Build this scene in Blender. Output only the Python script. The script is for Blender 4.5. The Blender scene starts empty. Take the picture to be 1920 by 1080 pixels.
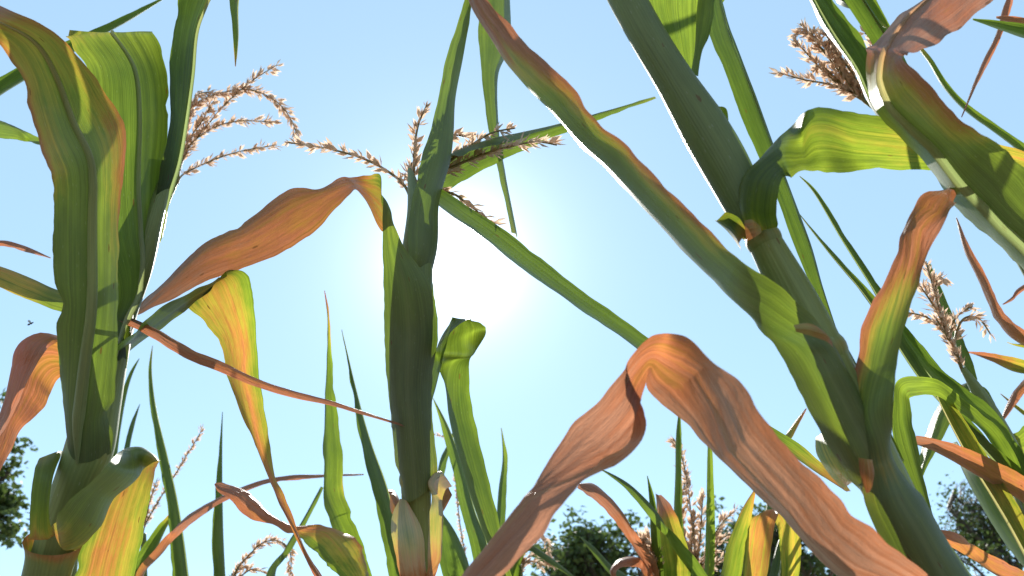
import bpy, math, random
from mathutils import Vector, Matrix, noise
R = math.radians
random.seed(7)
S = bpy.context.scene
COL = S.collection

# ------------------------------------------------------------------ camera
FPX, PITCH, CAMZ = 1600.0, R(30), 1.25
cam = bpy.data.cameras.new('camera')
cam.lens = FPX / 1920 * 36; cam.sensor_width = 36
cam.clip_start = 0.02; cam.clip_end = 3000
camo = bpy.data.objects.new('camera', cam); COL.objects.link(camo)
camo.location = (0, 0, CAMZ); camo.rotation_euler = (R(90) + PITCH, 0, 0)
cam.dof.use_dof = True; cam.dof.focus_distance = 0.62; cam.dof.aperture_fstop = 18
S.camera = camo
FWD = Vector((0, math.cos(PITCH), math.sin(PITCH)))
UP = Vector((0, -math.sin(PITCH), math.cos(PITCH)))
RT = Vector((1, 0, 0)); CAM = Vector((0, 0, CAMZ))
def P(x, y, d):
    """a place in the field: photo position and real distance from the camera, in metres"""
    return CAM + FWD * d + RT * ((x - 960) / FPX * d) + UP * ((540 - y) / FPX * d)

# ------------------------------------------------------------------ sky and sun
sun_dir = (P(853, 486, 1) - CAM).normalized()
SUN_EL = math.asin(sun_dir.z); SUN_AZ = math.atan2(sun_dir.x, sun_dir.y)
W = bpy.data.worlds.new('World'); S.world = W; W.use_nodes = True
nt = W.node_tree; nt.nodes.clear()
def nd(nt, t, **k):
    n = nt.nodes.new(t)
    for a, b in k.items(): setattr(n, a, b)
    return n
wo = nd(nt, 'ShaderNodeOutputWorld')
sky = nd(nt, 'ShaderNodeTexSky', sky_type='NISHITA', sun_disc=False, sun_elevation=SUN_EL, sun_rotation=SUN_AZ,
         altitude=100, air_density=0.8, dust_density=0.0, ozone_density=2.0)
bg = nd(nt, 'ShaderNodeBackground'); bg.inputs['Strength'].default_value = 0.15
wb = nd(nt, 'ShaderNodeMix', data_type='RGBA', blend_type='MULTIPLY'); wb.inputs[0].default_value = 1; wb.inputs[7].default_value = (.36, .37, .34, 1)
nt.links.new(sky.outputs[0], wb.inputs[6]); 
ms = nd(nt, 'ShaderNodeMix', data_type='RGBA', blend_type='ADD'); ms.inputs[0].default_value = 1; ms.inputs[7].default_value = (1.20, 1.78, 2.25, 1)   # even multiply-scattered skylight
nt.links.new(wb.outputs[2], ms.inputs[6]); nt.links.new(ms.outputs[2], bg.inputs['Color'])
# the sun's own aureole, bound to the sun's direction
geo = nd(nt, 'ShaderNodeTexCoord')
dot = nd(nt, 'ShaderNodeVectorMath', operation='DOT_PRODUCT'); dot.inputs[1].default_value = sun_dir
nrm = nd(nt, 'ShaderNodeVectorMath', operation='NORMALIZE')
nt.links.new(geo.outputs['Generated'], nrm.inputs[0]); nt.links.new(nrm.outputs[0], dot.inputs[0])
def mth(nt, op, a, b=None, c=None, clamp=False):
    n = nd(nt, 'ShaderNodeMath', operation=op, use_clamp=clamp)
    for i, v in enumerate((a, b, c)):
        if v is None: continue
        if isinstance(v, (int, float)): n.inputs[i].default_value = v
        else: nt.links.new(v, n.inputs[i])
    return n.outputs[0]
ang = mth(nt, 'ARCCOSINE', mth(nt, 'MINIMUM', dot.outputs['Value'], 0.9999999))
def lobe(a, s): return mth(nt, 'MULTIPLY', mth(nt, 'EXPONENT', mth(nt, 'MULTIPLY', ang, -1.0 / R(s))), a)
au = mth(nt, 'ADD', mth(nt, 'ADD', lobe(30.0, 0.35), lobe(1.6, 2.2)), lobe(0.17, 7.5))
bg2 = nd(nt, 'ShaderNodeBackground'); bg2.inputs['Color'].default_value = (1, 0.97, 0.92, 1)
nt.links.new(au, bg2.inputs['Strength'])
ad = nd(nt, 'ShaderNodeAddShader')
nt.links.new(bg.outputs[0], ad.inputs[0]); nt.links.new(bg2.outputs[0], ad.inputs[1])
nt.links.new(ad.outputs[0], wo.inputs[0])
sl = bpy.data.lights.new('sun', 'SUN'); sl.energy = 4.6; sl.angle = R(0.53); sl.color = (1, 0.95, 0.87)
so = bpy.data.objects.new('sun', sl); COL.objects.link(so)
so.rotation_euler = sun_dir.to_track_quat('Z', 'Y').to_euler(); so.location = (0, 20, 30)
S.view_settings.view_transform = 'Standard'; S.view_settings.look = 'None'
S.view_settings.gamma = 1; S.view_settings.exposure = 0.95; S.view_settings.use_curve_mapping = False
S.render.engine = 'CYCLES'
S.cycles.max_bounces = 10; S.cycles.transmission_bounces = 8; S.cycles.diffuse_bounces = 6
S.cycles.caustics_reflective = False; S.cycles.caustics_refractive = False

# ------------------------------------------------------------------ materials
def ramp(nt, fac, stops):
    r = nd(nt, 'ShaderNodeValToRGB'); e = r.color_ramp.elements
    while len(e) < len(stops): e.new(0.5)
    for i, (p, c) in enumerate(stops): e[i].position = p; e[i].color = (*c, 1)
    nt.links.new(fac, r.inputs[0]); return r.outputs[0]
def mixc(nt, f, a, b, mode='MIX'):
    m = nd(nt, 'ShaderNodeMix', data_type='RGBA', blend_type=mode)
    for s, v in ((m.inputs[0], f), (m.inputs[6], a), (m.inputs[7], b)):
        if isinstance(v, (int, float)): s.default_value = v
        elif isinstance(v, tuple): s.default_value = (*v, 1)
        else: nt.links.new(v, s)
    return m.outputs[2]
def noise_tex(nt, vec, scale, detail=3, rough=0.55):
    n = nd(nt, 'ShaderNodeTexNoise'); n.inputs['Scale'].default_value = scale
    n.inputs['Detail'].default_value = detail; n.inputs['Roughness'].default_value = rough
    nt.links.new(vec, n.inputs['Vector']); return n.outputs['Fac']
def new_mat(name):
    m = bpy.data.materials.new(name); m.use_nodes = True; m.node_tree.nodes.clear()
    return m, m.node_tree

def blade_material(name, veins=52.0, trans=0.5, rib=True, dstops=None, tstops=None, rough=0.42, streak=0.5, spec=0.32):
    m, nt = new_mat(name); L = nt.links.new
    out = nd(nt, 'ShaderNodeOutputMaterial')
    uv = nd(nt, 'ShaderNodeUVMap', uv_map='UVMap'); sep = nd(nt, 'ShaderNodeSeparateXYZ'); L(uv.outputs[0], sep.inputs[0])
    u, v = sep.outputs[0], sep.outputs[1]
    oi = nd(nt, 'ShaderNodeObjectInfo'); rnd = oi.outputs['Random']
    at = nd(nt, 'ShaderNodeAttribute', attribute_name='dry'); dry = at.outputs['Fac']
    def comb(su, sv, k):
        c = nd(nt, 'ShaderNodeCombineXYZ')
        L(mth(nt, 'MULTIPLY', u, su), c.inputs[0]); L(mth(nt, 'MULTIPLY', v, sv), c.inputs[1])
        L(mth(nt, 'MULTIPLY_ADD', rnd, 37.0, k), c.inputs[2]); return c.outputs[0]
    st = noise_tex(nt, comb(9, 4, 0.0), 1.0, 5, 0.6)          # long streaks
    fine = noise_tex(nt, comb(60, 14, 5.0), 1.0, 2)           # fine fibres
    blot = noise_tex(nt, comb(3.5, 16, 9.0), 1.0, 4)          # blotches
    fib = noise_tex(nt, comb(34, 2.2, 12.0), 1.0, 3, 0.65)    # long fibres between the veins
    patch = noise_tex(nt, comb(7, 55, 15.0), 1.0, 4, 0.65)    # small rusty patches
    amp = mth(nt, 'MULTIPLY_ADD', dry, 2.4, 0.10, True)
    mixn = mth(nt, 'ADD', mth(nt, 'MULTIPLY', mth(nt, 'SUBTRACT', st, 0.5), streak * 0.95), mth(nt, 'ADD', mth(nt, 'MULTIPLY', mth(nt, 'SUBTRACT', blot, 0.5), 0.5),
                mth(nt, 'ADD', mth(nt, 'MULTIPLY', mth(nt, 'SUBTRACT', fib, 0.5), 0.28), mth(nt, 'MULTIPLY', mth(nt, 'SUBTRACT', patch, 0.5), 0.4))))
    d = mth(nt, 'MULTIPLY_ADD', mixn, amp, dry, True)
    dc = ramp(nt, d, dstops or [(0, (.042, .068, .031)), (.22, (.062, .092, .030)), (.40, (.21, .19, .045)), (.58, (.19, .115, .050)), (.78, (.185, .102, .066)), (1, (.225, .150, .110))])
    tc = ramp(nt, d, tstops or [(0, (.105, .19, .020)), (.22, (.30, .40, .030)), (.40, (.58, .46, .05)), (.58, (.64, .28, .055)), (.78, (.60, .195, .075)), (1, (.47, .21, .115))])
    # parallel veins
    wv = mth(nt, 'SINE', mth(nt, 'MULTIPLY_ADD', u, veins * 6.283, mth(nt, 'MULTIPLY', st, 9.0)))
    wv = mth(nt, 'MULTIPLY_ADD', wv, 0.5, 0.5)
    vm = mth(nt, 'ADD', mth(nt, 'MULTIPLY_ADD', mth(nt, 'MULTIPLY', wv, st), 0.14, 0.73), mth(nt, 'MULTIPLY', fine, 0.40))
    big = mth(nt, 'MULTIPLY_ADD', blot, 0.7, 0.65)
    vm2 = mth(nt, 'MULTIPLY', vm, big)
    hv = nd(nt, 'ShaderNodeCombineColor'); [L(vm2, hv.inputs[i]) for i in range(3)]
    dc = mixc(nt, 1.0, dc, hv.outputs[0], 'MULTIPLY')
    tv = mth(nt, 'MULTIPLY', vm2, mth(nt, 'MULTIPLY_ADD', fib, 1.3, 0.35))
    ht = nd(nt, 'ShaderNodeCombineColor'); [L(tv, ht.inputs[i]) for i in range(3)]
    tc = mixc(nt, 1.0, tc, ht.outputs[0], 'MULTIPLY')
    # pale dust specks and scars
    vo = nd(nt, 'ShaderNodeTexVoronoi', feature='F1'); vo.inputs['Scale'].default_value = 1.0; L(comb(22, 90, 2.0), vo.inputs['Vector'])
    sp = mth(nt, 'LESS_THAN', vo.outputs['Distance'], 0.10)
    dc = mixc(nt, mth(nt, 'MULTIPLY', sp, 0.35), dc, (.40, .42, .33))
    vl = nd(nt, 'ShaderNodeTexVoronoi', feature='F1'); vl.inputs['Scale'].default_value = 1.0; L(comb(7, 38, 30.0), vl.inputs['Vector'])
    les = mth(nt, 'MULTIPLY', mth(nt, 'LESS_THAN', mth(nt, 'MULTIPLY_ADD', fine, 0.12, vl.outputs['Distance']), 0.155), mth(nt, 'GREATER_THAN', blot, 0.48))
    dc = mixc(nt, mth(nt, 'MULTIPLY', les, 0.75), dc, (.13, .065, .025)); tc = mixc(nt, mth(nt, 'MULTIPLY', les, 0.7), tc, (.16, .06, .015))
    if rib:
        r = mth(nt, 'ABSOLUTE', mth(nt, 'SUBTRACT', u, 0.5))
        r = mth(nt, 'SUBTRACT', 1.0, mth(nt, 'DIVIDE', r, 0.07), None, True)
        dc = mixc(nt, mth(nt, 'MULTIPLY', r, 0.45), dc, (.20, .23, .12))
    bp = nd(nt, 'ShaderNodeBump'); bp.inputs['Strength'].default_value = 0.22; bp.inputs['Distance'].default_value = 0.0006
    L(mth(nt, 'ADD', mth(nt, 'MULTIPLY', wv, 0.5), mth(nt, 'MULTIPLY', fine, 1.8)), bp.inputs['Height'])
    cru = noise_tex(nt, comb(7, 60, 21.0), 1.0, 5, 0.6)       # papery crumple where the blade has dried
    b2 = nd(nt, 'ShaderNodeBump'); b2.inputs['Distance'].default_value = 0.0024; L(mth(nt, 'MULTIPLY', cru, 1.0), b2.inputs['Height'])
    L(mth(nt, 'MULTIPLY_ADD', mth(nt, 'SUBTRACT', d, 0.3), 1.0, 0.10, True), b2.inputs['Strength']); L(bp.outputs[0], b2.inputs['Normal']); bp = b2
    pr = nd(nt, 'ShaderNodeBsdfPrincipled'); L(dc, pr.inputs['Base Color']); L(bp.outputs[0], pr.inputs['Normal'])
    L(mth(nt, 'MULTIPLY_ADD', fine, 0.25, rough - 0.1), pr.inputs['Roughness'])
    pr.inputs['Specular IOR Level'].default_value = spec
    tr = nd(nt, 'ShaderNodeBsdfTranslucent'); L(tc, tr.inputs['Color']); L(bp.outputs[0], tr.inputs['Normal'])
    mx = nd(nt, 'ShaderNodeMixShader'); mx.inputs[0].default_value = trans
    L(pr.outputs[0], mx.inputs[1]); L(tr.outputs[0], mx.inputs[2]); L(mx.outputs[0], out.inputs[0])
    return m
M = {}
M['blade'] = blade_material('corn_blade')
M['rib'] = blade_material('corn_midrib', veins=4, trans=0.45, rib=False, streak=0.2,
    dstops=[(0, (.26, .31, .17)), (.4, (.36, .34, .18)), (.7, (.42, .28, .16)), (1, (.44, .30, .2))],
    tstops=[(0, (.30, .42, .14)), (.4, (.6, .52, .2)), (.7, (.66, .36, .14)), (1, (.66, .36, .2))])
M['stalk'] = blade_material('corn_stalk', veins=30, trans=0.12, rib=False, rough=0.42, spec=0.25, streak=0.3,
    dstops=[(0, (.18, .22, .085)), (.25, (.21, .245, .09)), (.45, (.26, .24, .09)), (.7, (.27, .13, .05)), (1, (.32, .22, .13))])
M['sheath'] = blade_material('corn_sheath', veins=34, trans=0.25, rib=False, rough=0.42, spec=0.28, streak=0.3,
    dstops=[(0, (.165, .205, .08)), (.25, (.19, .23, .085)), (.45, (.22, .21, .08)), (.7, (.27, .14, .06)), (1, (.36, .27, .18))])
M['pale'] = blade_material('corn_pale_blade', trans=0.36, dstops=[(0, (.125, .160, .082)), (.22, (.14, .17, .075)), (.40, (.24, .22, .07)), (.58, (.19, .115, .050)), (.78, (.185, .102, .066)), (1, (.225, .150, .110))])
M['paper'] = blade_material('papery_sheath', trans=0.4, rib=False, dstops=[(0, (.26, .28, .20)), (.35, (.42, .40, .35)), (.6, (.46, .41, .36)), (.8, (.30, .16, .07)), (1, (.22, .11, .05))])
def straw_material(name, c1, c2, tr=0.35):
    m, nt = new_mat(name); L = nt.links.new
    out = nd(nt, 'ShaderNodeOutputMaterial'); tcn = nd(nt, 'ShaderNodeTexCoord')
    n = noise_tex(nt, tcn.outputs['Object'], 160, 2)
    c = ramp(nt, n, [(0.3, c1), (0.7, c2)])
    pr = nd(nt, 'ShaderNodeBsdfPrincipled'); L(c, pr.inputs['Base Color']); pr.inputs['Roughness'].default_value = 0.6
    t = nd(nt, 'ShaderNodeBsdfTranslucent'); L(c, t.inputs['Color'])
    mx = nd(nt, 'ShaderNodeMixShader'); mx.inputs[0].default_value = tr
    L(pr.outputs[0], mx.inputs[1]); L(t.outputs[0], mx.inputs[2]); L(mx.outputs[0], out.inputs[0]); return m
M['spikelet'] = straw_material('tassel_spikelet', (.58, .40, .275), (.78, .62, .48), 0.6)
M['axis'] = straw_material('tassel_axis', (.16, .16, .06), (.30, .22, .11), 0.15)
M['treeleaf'] = straw_material('tree_leaf', (.045, .080, .018), (.105, .150, .034), 0.45)
M['bark'] = straw_material('tree_bark', (.05, .04, .03), (.10, .08, .06), 0.0)
M['insect'] = straw_material('insect_shell', (.02, .018, .015), (.05, .04, .03), 0.0)
M['wing'] = straw_material('insect_wing', (.35, .35, .33), (.5, .5, .48), 0.7)
def soil_material():
    m, nt = new_mat('dry_soil'); L = nt.links.new
    out = nd(nt, 'ShaderNodeOutputMaterial'); tcn = nd(nt, 'ShaderNodeTexCoord')
    n1 = noise_tex(nt, tcn.outputs['Object'], 0.7, 6); n2 = noise_tex(nt, tcn.outputs['Object'], 14, 6)
    c = ramp(nt, mth(nt, 'MULTIPLY_ADD', n2, 0.6, mth(nt, 'MULTIPLY', n1, 0.4)), [(0.3, (.16, .115, .075)), (0.7, (.33, .25, .165))])
    bp = nd(nt, 'ShaderNodeBump'); bp.inputs['Strength'].default_value = 0.9; bp.inputs['Distance'].default_value = 0.05; L(n2, bp.inputs['Height'])
    pr = nd(nt, 'ShaderNodeBsdfPrincipled'); L(c, pr.inputs['Base Color']); pr.inputs['Roughness'].default_value = 0.95; L(bp.outputs[0], pr.inputs['Normal'])
    L(pr.outputs[0], out.inputs[0]); return m
M['soil'] = soil_material()

# ------------------------------------------------------------------ mesh helpers
def mesh_obj(name, verts, faces, mat, parent=None, uvs=None, dry=None, origin=None):
    me = bpy.data.meshes.new(name)
    o0 = origin if origin is not None else (parent_origin(parent) if parent else Vector())
    me.from_pydata([tuple(Vector(v) - o0) for v in verts], [], faces); me.materials.append(mat)
    me.polygons.foreach_set('use_smooth', [True] * len(me.polygons))
    if uvs is not None:
        ul = me.uv_layers.new(name='UVMap'); idx = [0] * len(me.loops); me.loops.foreach_get('vertex_index', idx)
        flat = []
        for i in idx: flat.extend(uvs[i])
        ul.data.foreach_set('uv', flat)
    if dry is not None:
        a = me.attributes.new('dry', 'FLOAT', 'POINT'); a.data.foreach_set('value', dry)
    o = bpy.data.objects.new(name, me); COL.objects.link(o)
    if parent: o.parent = parent
    elif origin is not None: o.location = origin
    return o
def parent_origin(o):
    v = Vector()
    while o: v = v + o.location; o = o.parent
    return v
def cr(p, t):
    """Catmull-Rom through a list of equal-length tuples, t in 0..len-1"""
    n = len(p); i = min(int(t), n - 2); f = t - i
    a = p[max(i - 1, 0)]; b = p[i]; c = p[i + 1]; d = p[min(i + 2, n - 1)]
    return [0.5 * (2 * b[k] + (c[k] - a[k]) * f + (2 * a[k] - 5 * b[k] + 4 * c[k] - d[k]) * f * f + (3 * b[k] - a[k] - 3 * c[k] + d[k]) * f ** 3) for k in range(len(b))]
def lin(lst, t):
    if not isinstance(lst, (list,)): return lst
    if len(lst) == 1: return lst[0]
    x = t * (len(lst) - 1); i = min(int(x), len(lst) - 2); f = x - i
    a, b = lst[i], lst[i + 1]
    if isinstance(a, tuple) or isinstance(b, tuple):
        a = a if isinstance(a, tuple) else (a,) * 3; b = b if isinstance(b, tuple) else (b,) * 3
        return tuple(p + (q - p) * f for p, q in zip(a, b))
    return a + (b - a) * f
SEED = [0]
def tube_mesh(pts, sides=12, arc=None, close=True):
    """pts: (world Vector, radius, dry). arc=(a0,a1) makes an open wrap round the axis."""
    vs, fs, uv, dr = [], [], [], []
    n = len(pts); length = 0; ref = -FWD
    for i, (p, r, d) in enumerate(pts):
        q0 = pts[max(i - 1, 0)][0]; q1 = pts[min(i + 1, n - 1)][0]
        t = (q1 - q0).normalized(); a = (ref - t * ref.dot(t)).normalized(); b = t.cross(a)
        if i: length += (p - pts[i - 1][0]).length
        for k in range(sides + 1):
            f = k / sides; th = (arc[0] + (arc[1] - arc[0]) * f) if arc else 2 * math.pi * f
            vs.append(p + (a * math.cos(th) + b * math.sin(th)) * r); uv.append((f, length)); dr.append(d)
    w = sides + 1
    for i in range(n - 1):
        for k in range(sides):
            fs.append((i * w + k, i * w + k + 1, (i + 1) * w + k + 1, (i + 1) * w + k))
    if not arc and close:
        for i in (0, n - 1):
            c = len(vs); vs.append(pts[i][0]); uv.append((.5, 0)); dr.append(pts[i][2])
            for k in range(sides): fs.append((i * w + k, i * w + k + 1, c))
    return vs, fs, uv, dr
def smooth_path(raw, per=6):
    """raw: (x, y, d, width_px[, dry]) photo positions -> (Vector, radius, dry) smooth"""
    q = []
    for r in raw:
        v = P(r[0], r[1], r[2]); q.append((*v, r[3] * 0.5 * r[2] / FPX, r[4] if len(r) > 4 else 0.1))
    out = []
    N = (len(q) - 1) * per
    for i in range(N + 1):
        c = cr(q, i / per); out.append((Vector(c[:3]), max(c[3], 0.0002), c[4]))
    return out

def plant(label, base, group='corn plants in the field'):
    e = bpy.data.objects.new('corn_plant', None); COL.objects.link(e)
    e.empty_display_size = 0.1; e.location = base
    e['label'] = label; e['category'] = 'corn plant'; e['group'] = group
    return e
def stalk(pl, raw, nodes=(), sides=16):
    """stalk that grows out of the soil at the plant's base and follows raw upwards"""
    pts = smooth_path(raw, 8)
    b = pl.location.copy(); p0 = pts[0][0]; r0 = pts[0][1]; t0 = (pts[1][0] - p0).normalized()
    low = []
    L = (p0 - b).length
    for i in range(14):
        f = i / 14; h = f * f * (3 - 2 * f)
        q = b.lerp(p0, f) * 1.0
        q = q.lerp(p0 - t0 * (L * (1 - f)), f * f * 0.8) if True else q
        low.append((q, r0 * (1.22 - 0.22 * f) * (1.1 if i % 4 == 2 else 1), 0.25))
    low[0] = (b - Vector((0, 0, 0.03)), r0 * 1.5, 0.4)
    allp = low + pts
    o = mesh_obj('stalk', *[x for x in (lambda t: (t[0], t[1]))(tube_mesh(allp, sides))], M['stalk'], pl, *tube_mesh(allp, sides)[2:])
    for f in nodes:
        k = min(int(f * (len(pts) - 1)), len(pts) - 2); p, r, d = pts[k]; t = (pts[k + 1][0] - p).normalized()
        ring = [(p + t * s * r, r * g, dd) for s, g, dd in ((-.45, 1.0, .2), (-.25, 1.07, .3), (0, 1.10, .42), (.22, 1.07, .3), (.4, 1.0, .2))]
        v, fc, uv, dr = tube_mesh(ring, sides, close=False); mesh_obj('node', v, fc, M['stalk'], o, uv, dr)
    return o
def sheath(pl, raw, arc=(-2.6, 3.0), name='leaf_sheath', sides=18):
    v, f, uv, dr = tube_mesh(smooth_path(raw, 6), sides, arc); return mesh_obj(name, v, f, M['sheath'], pl, uv, dr)

SUNPX = (853.0, 486.0)
def leaf(pl, secs, d, dd=0.0, dry=0.0, v=0.0, rip=0.0022, rf=26.0, n=None, m=16, rib=0.0, ragged=0.03, name='leaf', mat='blade', side=1, g=0.95, crease=0.0018, pe=1.6):
    """A corn blade lofted between its two margins. secs: (x1,y1,x2,y2) photo positions of both margins, base to tip;
    d: distances along it; dd: how much farther the second margin is; v: depth of the keel as share of width."""
    SEED[0] += 1; sd = SEED[0] * 7.31
    K = len(secs); rows = []
    q = []
    for i, s in enumerate(secs):
        t = i / (K - 1); dm = lin(d, t); e = lin(dd, t)
        da, db = dm - e / 2, dm + e / 2
        gg = lin(g, t)
        if gg is not None:
            # how far the blade is turned towards lying along the sun's rays
            s0, s1 = secs[max(i - 1, 0)], secs[min(i + 1, K - 1)]
            tx, ty = s1[0] + s1[2] - s0[0] - s0[2], s1[1] + s1[3] - s0[1] - s0[3]; tl = math.hypot(tx, ty) or 1
            ha = ((s[0] - SUNPX[0]) * ty - (s[1] - SUNPX[1]) * tx) / tl; hb = ((s[2] - SUNPX[0]) * ty - (s[3] - SUNPX[1]) * tx) / tl
            if ha * hb > 0 and min(abs(ha), abs(hb)) > 25:
                wm = math.hypot(s[0] - s[2], s[1] - s[3]) * dm / FPX
                lim = min(math.sqrt(max(0.085 ** 2 - wm * wm, 0.0)), wm * 4.0)
                rho = ha / hb; x = max(-lim, min(lim, gg * (rho - 1) * dm)); da, db = dm - x / 2, dm + x / 2
        a = P(s[0], s[1], da); b = P(s[2], s[3], db); q.append((*a, *b))
    N = n or max(18, (K - 1) * 11)
    A, B = [], []
    for i in range(N + 1):
        c = cr(q, i / N * (K - 1)); A.append(Vector(c[:3])); B.append(Vector(c[3:]))
    vs, fs, uv, dr, mids = [], [], [], [], []
    ln = 0
    for i in range(N + 1):
        t = i / N; a, b = A[i], B[i]; mid = (a + b) / 2
        i0, i1 = max(i - 1, 0), min(i + 1, N)
        T = ((A[i1] + B[i1]) - (A[i0] + B[i0])); across = b - a; w = across.length
        nn = T.cross(across)
        nn = nn.normalized() if nn.length > 1e-9 else -FWD
        if nn.dot(CAM - mid) < 0: nn = -nn
        if i: ln += (mid - (A[i - 1] + B[i - 1]) / 2).length
        kv = lin(v, t); dl = lin(dry, t); dl = dl if isinstance(dl, tuple) else (dl, dl, dl)
        env = min(1, w / 0.02)
        for k in range(m + 1):
            uu = k / m; e = abs(2 * uu - 1); sg = -1 if uu < .5 else 1
            p = a.lerp(b, uu)
            p = p + nn * (kv * w * (1 - e ** lin(pe, t)))
            if rip:
                wob = noise.noise(Vector((ln * rf, sd + sg * 3.7, 0.3))) * 1.2 + 0.5 * noise.noise(Vector((ln * rf * 2.7, sd + sg * 1.7, 4.3)))
                p = p + nn * (rip * wob * e * e * env)
                if dl[1] > .5: p = p + nn * (0.0016 * (dl[1] - .4) * e * e * env * noise.noise(Vector((ln * 95, sd + sg * 2.9, 6.6))))
                soft = noise.noise(Vector((ln * 9, uu * 1.8 + sd, 8.1)))
                p = p + nn * (rip * 0.8 * soft * env)
                cz = max(0.0, dl[1] - .35) * crease
                if cz: p = p + nn * (cz * env * (1 - e ** 4) * (1 - 2.4 * abs(noise.noise(Vector((ln * 9, uu * 4.2 + sd, 3.1)))) + .55 * (1 - 2.4 * abs(noise.noise(Vector((ln * 24, uu * 8 + sd, 7.7)))))) * .8)
            if ragged:
                nk = noise.noise(Vector((ln * 38, sd * 2.1 + sg * 6, 5.5)))
                if nk > .42: p = p - across * (sg * e ** 3 * (nk - .42) * ragged * 9)
                p = p + across * (sg * e ** 6 * ragged * (noise.noise(Vector((ln * 60, sd * 1.3 + sg * 9, 1.1))) + 0.6 * noise.noise(Vector((ln * 170, sd + sg * 5, 2.2)))))
            vs.append(p); uv.append((uu, ln))
            dv = dl[1] + ((dl[0] if uu < .5 else dl[2]) - dl[1]) * e ** 2.2
            dr.append(min(max(dv, 0), 1))
            if k == m // 2: mids.append((p, nn, w, dv, t))
    W1 = m + 1
    for i in range(N):
        for k in range(m):
            fs.append((i * W1 + k, i * W1 + k + 1, (i + 1) * W1 + k + 1, (i + 1) * W1 + k))
    o = mesh_obj(name, vs, fs, M[mat], pl, uv, dr)
    if rib:
        pts = [(p + nn * side * rib * 0.25 * (1 - t) ** .6, max(rib * (1 - t) ** .75 * min(1, t * 9 + .12), 0.0002), dv) for p, nn, w, dv, t in mids if t < 0.97]
        a, b, c, dq = tube_mesh(pts, 8, (-1.6, 1.6)); mesh_obj('midrib', a, b, M['rib'], o, c, dq)
    return o
def strip(pl, pts, d, dd=0.0, dry=0.0, v=0.12, rip=0.0012, rib=0, **k):
    """a slender blade: pts (x, y, width_px) base to tip"""
    secs = []
    for i, (x, y, w) in enumerate(pts):
        x0, y0, _ = pts[max(i - 1, 0)]; x1, y1, _ = pts[min(i + 1, len(pts) - 1)]
        tx, ty = x1 - x0, y1 - y0; L = math.hypot(tx, ty) or 1
        nx, ny = -ty / L, tx / L
        secs.append((x + nx * w / 2, y + ny * w / 2, x - nx * w / 2, y - ny * w / 2))
    return leaf(pl, secs, d, dd, dry, v, rip, rib=rib, m=6, **k)

def spike(pl, pts, d, thick=14, dens=1.0, size=0.0085, taper=0.6, droop=0.0):
    """one tassel branch: thin axis plus paired dry spikelets; pts photo positions base to tip"""
    SEED[0] += 1; rg = random.Random(SEED[0])
    q = []
    for i, s in enumerate(pts): q.append(tuple(P(s[0], s[1], lin(d, i / (len(pts) - 1)))))
    N = (len(pts) - 1) * 8
    path = [Vector(cr(q, i / 8)) for i in range(N + 1)]
    dm = lin(d, .5); rad = thick * .5 * dm / FPX
    ax = [(p, 0.0013 * (1 - .6 * i / N) + 0.0002, 0) for i, p in enumerate(path)]
    a, b, c, e = tube_mesh(ax, 6); o = mesh_obj('tassel_branch', a, b, M['axis'], pl, c, e)
    cum = [0]
    for i in range(N): cum.append(cum[-1] + (path[i + 1] - path[i]).length)
    tot = cum[-1]; vs, fs = [], []
    s = tot * 0.10; j = 0
    while s < tot:
        while j < N - 1 and cum[j + 1] < s: j += 1
        f = (s - cum[j]) / max(cum[j + 1] - cum[j], 1e-6); p = path[j].lerp(path[j + 1], f); t = (path[j + 1] - path[j]).normalized()
        u1 = t.orthogonal().normalized(); u2 = t.cross(u1)
        for rep in range(2):
            th = rg.uniform(0, 6.283); rdir = u1 * math.cos(th) + u2 * math.sin(th)
            op = rg.uniform(.3, 1.0)
            ax1 = (t * 1.0 + rdir * op + Vector((0, 0, -droop)) + Vector((rg.gauss(0, .15), rg.gauss(0, .15), rg.gauss(0, .15)))).normalized()
            ln_ = size * rg.uniform(.55, 1.35); wd = ln_ * rg.uniform(.12, .21)
            b0 = p + rdir * min(rad * .35, 0.004) * rg.random()
            s1 = ax1.orthogonal().normalized(); s1 = Matrix.Rotation(rg.uniform(0, 6.28), 3, ax1) @ s1; s2 = ax1.cross(s1)
            for op2 in (-1, 1):                      # two papery glumes that gape
                a2 = (ax1 + s2 * .22 * op2).normalized(); k0 = len(vs)
                vs += [b0, b0 + a2 * ln_ * .4 + s1 * wd, b0 + a2 * ln_ * .42 + s2 * wd * .7 * op2, b0 + a2 * ln_ * .4 - s1 * wd, b0 + a2 * ln_]
                fs += [(k0, k0 + 1, k0 + 2), (k0, k0 + 2, k0 + 3), (k0 + 1, k0 + 4, k0 + 2), (k0 + 2, k0 + 4, k0 + 3)]
        s += 0.0046 / dens * rg.uniform(.6, 1.5)
    sp = mesh_obj('spikelets', vs, fs, M['spikelet'], o); sp['kind'] = 'stuff'
    return o

# ------------------------------------------------------------------ the ground
gv, gf = [], []
rings = [0.0, .3, .6, 1, 1.5, 2, 3, 4.5, 7, 11, 18, 30, 60, 150, 400, 1200]; G = 48
for i, r in enumerate(rings):
    for k in range(G):
        a = 2 * math.pi * k / G; x, y = r * math.cos(a), r * math.sin(a)
        z = 0.03 * noise.noise(Vector((x * 1.3, y * 1.3, 0))) if r < 12 else 0
        gv.append((x, y + 1, z - 0.02))
for i in range(len(rings) - 1):
    for k in range(G):
        gf.append((i * G + k, (i + 1) * G + k, (i + 1) * G + (k + 1) % G, i * G + (k + 1) % G))
g = mesh_obj('ground', gv, gf, M['soil']); g['kind'] = 'structure'

def under(x, y, d, sx=0.0, sy=0.0):
    p = P(x, y, d); return Vector((p.x + sx, p.y + sy, 0))

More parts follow.
